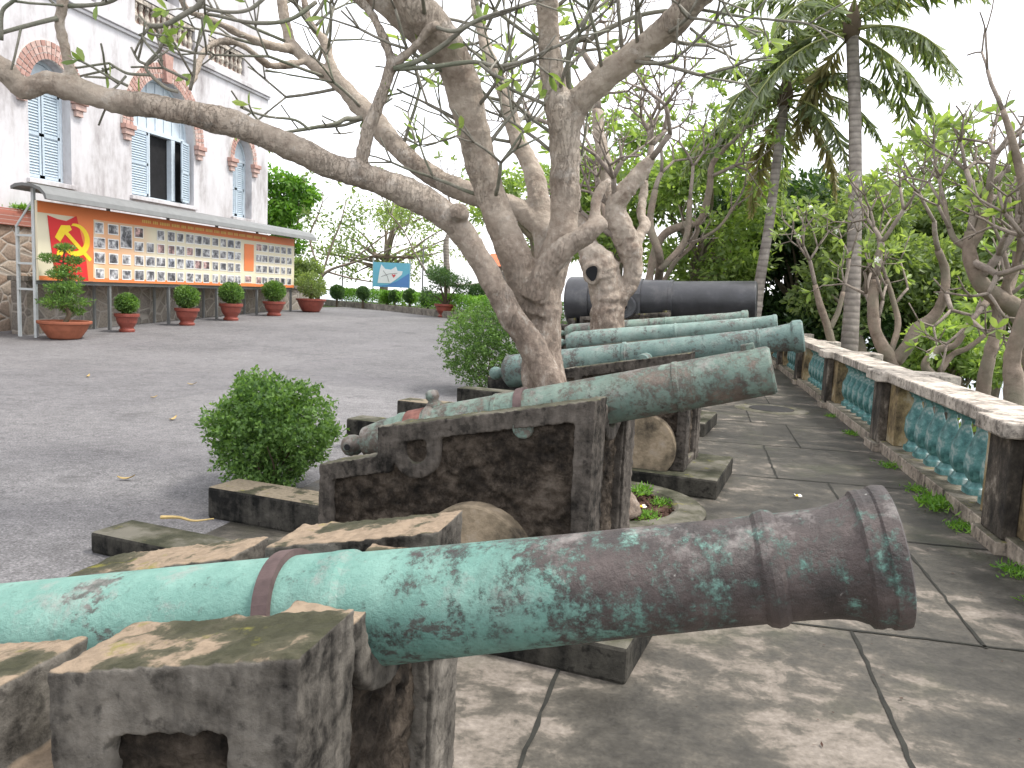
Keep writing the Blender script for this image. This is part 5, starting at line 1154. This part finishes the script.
# bonsai
p = onX(65, 338, PX); root = thing('potted_plant', 'tall layered bonsai in a wide orange clay bowl at the board left end', 'potted plant', (PX, p[1], rise(p[1]) + .004), 0, GP)
pot(root, .56, .42, MT['clay'], True)
b = MB(); tr = smooth_path(np.array([[0,0,.36], [.08,.05,.6], [-.06,0,.9], [.07,.05,1.25], [-.02,0,1.6], [.04,0,2.1]]), 6); b.tube(tr, np.linspace(.06, .015, len(tr)), 9)
QP, QD = [], []
for i, (dy, z, rr_) in enumerate((.72 * u_, v_, .85 * w_) for u_, v_, w_ in [(.0,2.12,.24), (-.28,1.86,.28), (.25,1.84,.26), (.05,1.62,.36), (-.3,1.5,.26), (.38,1.42,.34), (-.34,1.2,.36), (.3,1.1,.34), (-.05,1.25,.34), (-.5,.86,.40), (.45,.86,.40), (0,.78,.38), (.55,.62,.28), (-.2,.98,.4)]):
    c = np.array([rng.normal() * .14, dy, z]); b.tube([tr[int(min(len(tr) - 1, (z - .3) / 1.85 * len(tr)))], c], [.02, .008], 5)
    q, d = ball_leaves(430, c, (rr_, rr_, .085), 6, .45, 300 + i); QP.append(q); QD.append(d + np.array([0, 0, .3]))
b.build('stem', MT['twig_brown'], root, smooth=True); QP = np.vstack(QP); leafmesh('foliage', QP, np.vstack(QD), rng.uniform(.05, .10, len(QP)), rng.uniform(.018, .03, len(QP)), MT['bush_leaf'], root)

# ------------------------------------------------------------------ far end of the yard: planter kerb, hedge, topiary, sign
KP = [(-19.5, 40.2), (-17.4, 37.6), (-12.9, 33.7), (-9.4, 29.6), (-8.0, 28.0), (-5.0, 25.8), (-3.2, 25.0)]
def offset(pts, d):
    P = [np.array(p) for p in pts]; out = []
    for i in range(len(P)):
        t = nrm(P[min(i+1, len(P)-1)] - P[max(i-1, 0)]); out.append(P[i] + np.array([-t[1], t[0]]) * d)
    return out
def ribbon(name, pts, d0, d1, z0, z1, m, parent=None, bevel=.02):
    a, c = offset(pts, d0), offset(pts, d1); n = len(pts); b = MB(); vs = []
    for i in range(n):
        g = rise(pts[i][1]); vs += [(*a[i], g + z0), (*c[i], g + z0), (*c[i], g + z1), (*a[i], g + z1)]
    fs = [(0,1,2,3), tuple(4*(n-1) + k for k in (3,2,1,0))]
    for i in range(n-1):
        for k in range(4): fs.append((4*i + k, 4*i + (k+1) % 4, 4*i + 4 + (k+1) % 4, 4*i + 4 + k))
    b.add(vs, fs); return b.build(name, m, parent, bevel=bevel)
o = ribbon('planter_kerb', KP, 0, .22, -.1, .27, MT['kerb']); tag(o, 'low stained concrete kerb holding the far hedge at the end of the yard', 'kerb')
o = ribbon('planting_bed', KP, .225, 2.6, -.2, .22, MT['soil'], bevel=0); struct(o)
hd = thing('hedge', 'low clipped bright green hedge along the far kerb of the yard', 'hedge', (-9.4, 29.6, .5))
o_ = offset(KP, .65); LPt = []
seglen = [np.linalg.norm(o_[i+1] - o_[i]) for i in range(len(o_) - 1)]; tot = sum(seglen); n = 15000
t = rng.uniform(0, tot, n); P = []
for v in t:
    i = 0
    while i < len(seglen) - 1 and v > seglen[i]: v -= seglen[i]; i += 1
    f = v / seglen[i]; q = o_[i] * (1 - f) + o_[i+1] * f; nn_ = nrm(o_[i+1] - o_[i]); s_ = np.array([-nn_[1], nn_[0]]); w = rng.uniform(-.36, .36); z = rise(q[1]) + .22 + rng.uniform(0, 1) ** .5 * (.66 + .04 * sin(v * 3))
    P.append([*(q + s_ * w), z])
lf = leafmesh('foliage', np.array(P), rng.normal(size=(n, 3)) + np.array([0, 0, .5]), rng.uniform(.07, .13, n), rng.uniform(.04, .06, n), MT['hedge_leaf'], hd); lf.location = (9.4, -29.6, -.5)
def topiary(label, px, py, dep, r, seed, lm='topiary_leaf'):
    p = at(px, py, dep); z = rise(p[1]); root = thing('topiary_bush', label, 'bush', (p[0], p[1], z), 0, 'round topiary bushes above the far hedge'); n = 2200; c = p[2] - z
    q, d = ball_leaves(n, (0, 0, c), (r, r, r), 10, .25, seed); leafmesh('foliage', q, d, rng.uniform(.07, .12, n), rng.uniform(.035, .05, n), MT[lm], root)
    b = MB(); b.tube([(0, 0, 0), (0, 0, c)], [.06, .05], 8); b.build('stem', MT['twig_brown'], root)
for i, (px_, py_, dep, r, lb, lm) in enumerate([(337,292,39,.33,'round topiary ball at the left end of the far hedge','topiary_leaf'), (363,293,38,.29,'round topiary ball left of the blue sign','topiary_leaf'), (387,297,37,.26,'light green topiary ball below the blue sign','hedge_leaf'), (395,296,36.5,.25,'dark topiary ball below the right part of the blue sign','topiary_leaf'), (410,296,35,.28,'round topiary ball at the right foot of the blue sign','topiary_leaf'), (428,299,34,.30,'topiary ball just left of the big potted bush','topiary_leaf'), (478,294,31,.36,'topiary ball right of the big potted bush, beside the leaning trunk','topiary_leaf')]):
    topiary(lb, px_, py_, dep, r, 400 + i, lm)
pb_ = at(445, 318, 31.2); zz = rise(pb_[1]) + .004; root = thing('potted_plant', 'big spreading bush in a red pot in front of the far hedge', 'potted plant', (pb_[0], pb_[1], zz)); pot(root, .43, .52, MT['pot'])
b = MB(); QP, QD = [], []
for i in range(9):
    a = rng.uniform(0, 6.28); c = np.array([cos(a) * rng.uniform(.15, .8), sin(a) * rng.uniform(.1, .8), rng.uniform(.85, 1.75)]); b.tube([(0,0,.45), c*.5 + np.array([0,0,.3]), c], [.05, .03, .012], 6); q, d = ball_leaves(420, c, (.42, .42, .3), 6, .4, 440 + i); QP.append(q); QD.append(d)
b.build('stem', MT['twig_brown'], root); QP = np.vstack(QP); leafmesh('foliage', QP, np.vstack(QD), rng.uniform(.07, .14, len(QP)), rng.uniform(.03, .05, len(QP)), MT['topiary_leaf'], root)
# blue map sign
sp_ = at(391, 290, 39.5); root = thing('map_sign', 'blue hanging sign board with a white map outline and red mark above the far hedge', 'sign', (sp_[0], sp_[1], rise(sp_[1])), radians(14))
zc = at(391, 275, 39.5)[2] - rise(sp_[1]); w, h = .90, .60
b = MB(); b.box(-w, w, -.03, .0, zc - h, zc + h); pn = b.build('panel', MT['sign_blue'], root)
b = MB(); b.prism([(-w + .02, zc - h + .02), (w - .02, zc - h + .02), (w - .02, zc + .12), (w*.3, zc - .30), (-.2, zc - h + .1)], 'y', -.036, -.031); b.build('blue_water', MT['sign_deep'], pn)
b = MB(); b.prism([(-.66, zc - .42), (-.02, zc - .40), (.30, zc - .16), (.52, zc + .04), (.55, zc + .20), (.30, zc + .22), (.22, zc + .42), (-.02, zc + .26), (-.30, zc + .28), (-.50, zc + .50), (-.58, zc + .2)], 'y', -.042, -.037); mo_ = b.build('map_outline', MT['sign_white'], pn)
b = MB()
for q in ([(-.5, zc - .1), (-.1, zc + .05), (.3, zc + .1)], [(-.4, zc + .2), (-.2, zc - .05), (-.1, zc - .35)]): b.tube([(a, -.044, c) for a, c in q], .012, 5)
b.build('map_roads', MT['grey_metal'], mo_)
b = MB(); b.prism([(.02, zc + .02), (.08, zc + .05), (.12, zc), (.17, zc + .05), (.22, zc + .0), (.12, zc - .14)], 'y', -.047, -.0425); b.build('red_mark', MT['sign_red'], mo_)
for x in (-w + .0, w - .0): b = MB(); b.box(x - .03, x + .03, .002, .06, 0, zc + h + .22); b.build('post', MT['galv'], root)
b = MB(); b.box(-w - .2, w + .2, -.02, .08, zc + h + .222, zc + h + .30); b.build('top_bar', MT['twig_brown'], root)
# thin poles behind the hedge
for px_, y0_, dep, lb in ((422, 245, 38, 'thin grey pole right of the blue sign'), (342, 262, 41, 'thin grey pole behind the left topiary ball')):
    p = at(px_, 300, dep); t_ = at(px_ + 1, y0_, dep); b = MB(); b.tube([(0, 0, -.3), (0, 0, (t_[2] - rise(p[1])) * .6), (0, 0, t_[2] - rise(p[1]))], [.045, .04, .03], 8); o = b.build('lamp_pole', MT['grey_metal']); o.location = (float(p[0]), float(p[1]), rise(p[1])); tag(o, lb, 'pole', 'thin poles behind the far hedge')
# small kiosk roof glimpsed behind the leaning tree
kp_ = at(500, 275, 46); root = thing('kiosk', 'small kiosk with an orange tiled roof glimpsed behind the leaning trunk', 'kiosk', (kp_[0], kp_[1], terrain_h(kp_[0], kp_[1])), .2)
zr = at(500, 267, 46)[2] - root.location[2]; b = MB(); b.box(-1.1, 1.1, -1.1, 1.1, -.2, zr); b.build('wall', MT['greystone'], root); b = MB(); b.add([(-1.5,-1.5,zr), (1.5,-1.5,zr), (1.5,1.5,zr), (-1.5,1.5,zr), (-.5,0,zr+.75), (.5,0,zr+.75)], [(3,2,1,0), (0,1,5,4), (1,2,5), (2,3,4,5), (3,0,4)]); b.build('roof', MT['tile_roof'], root)
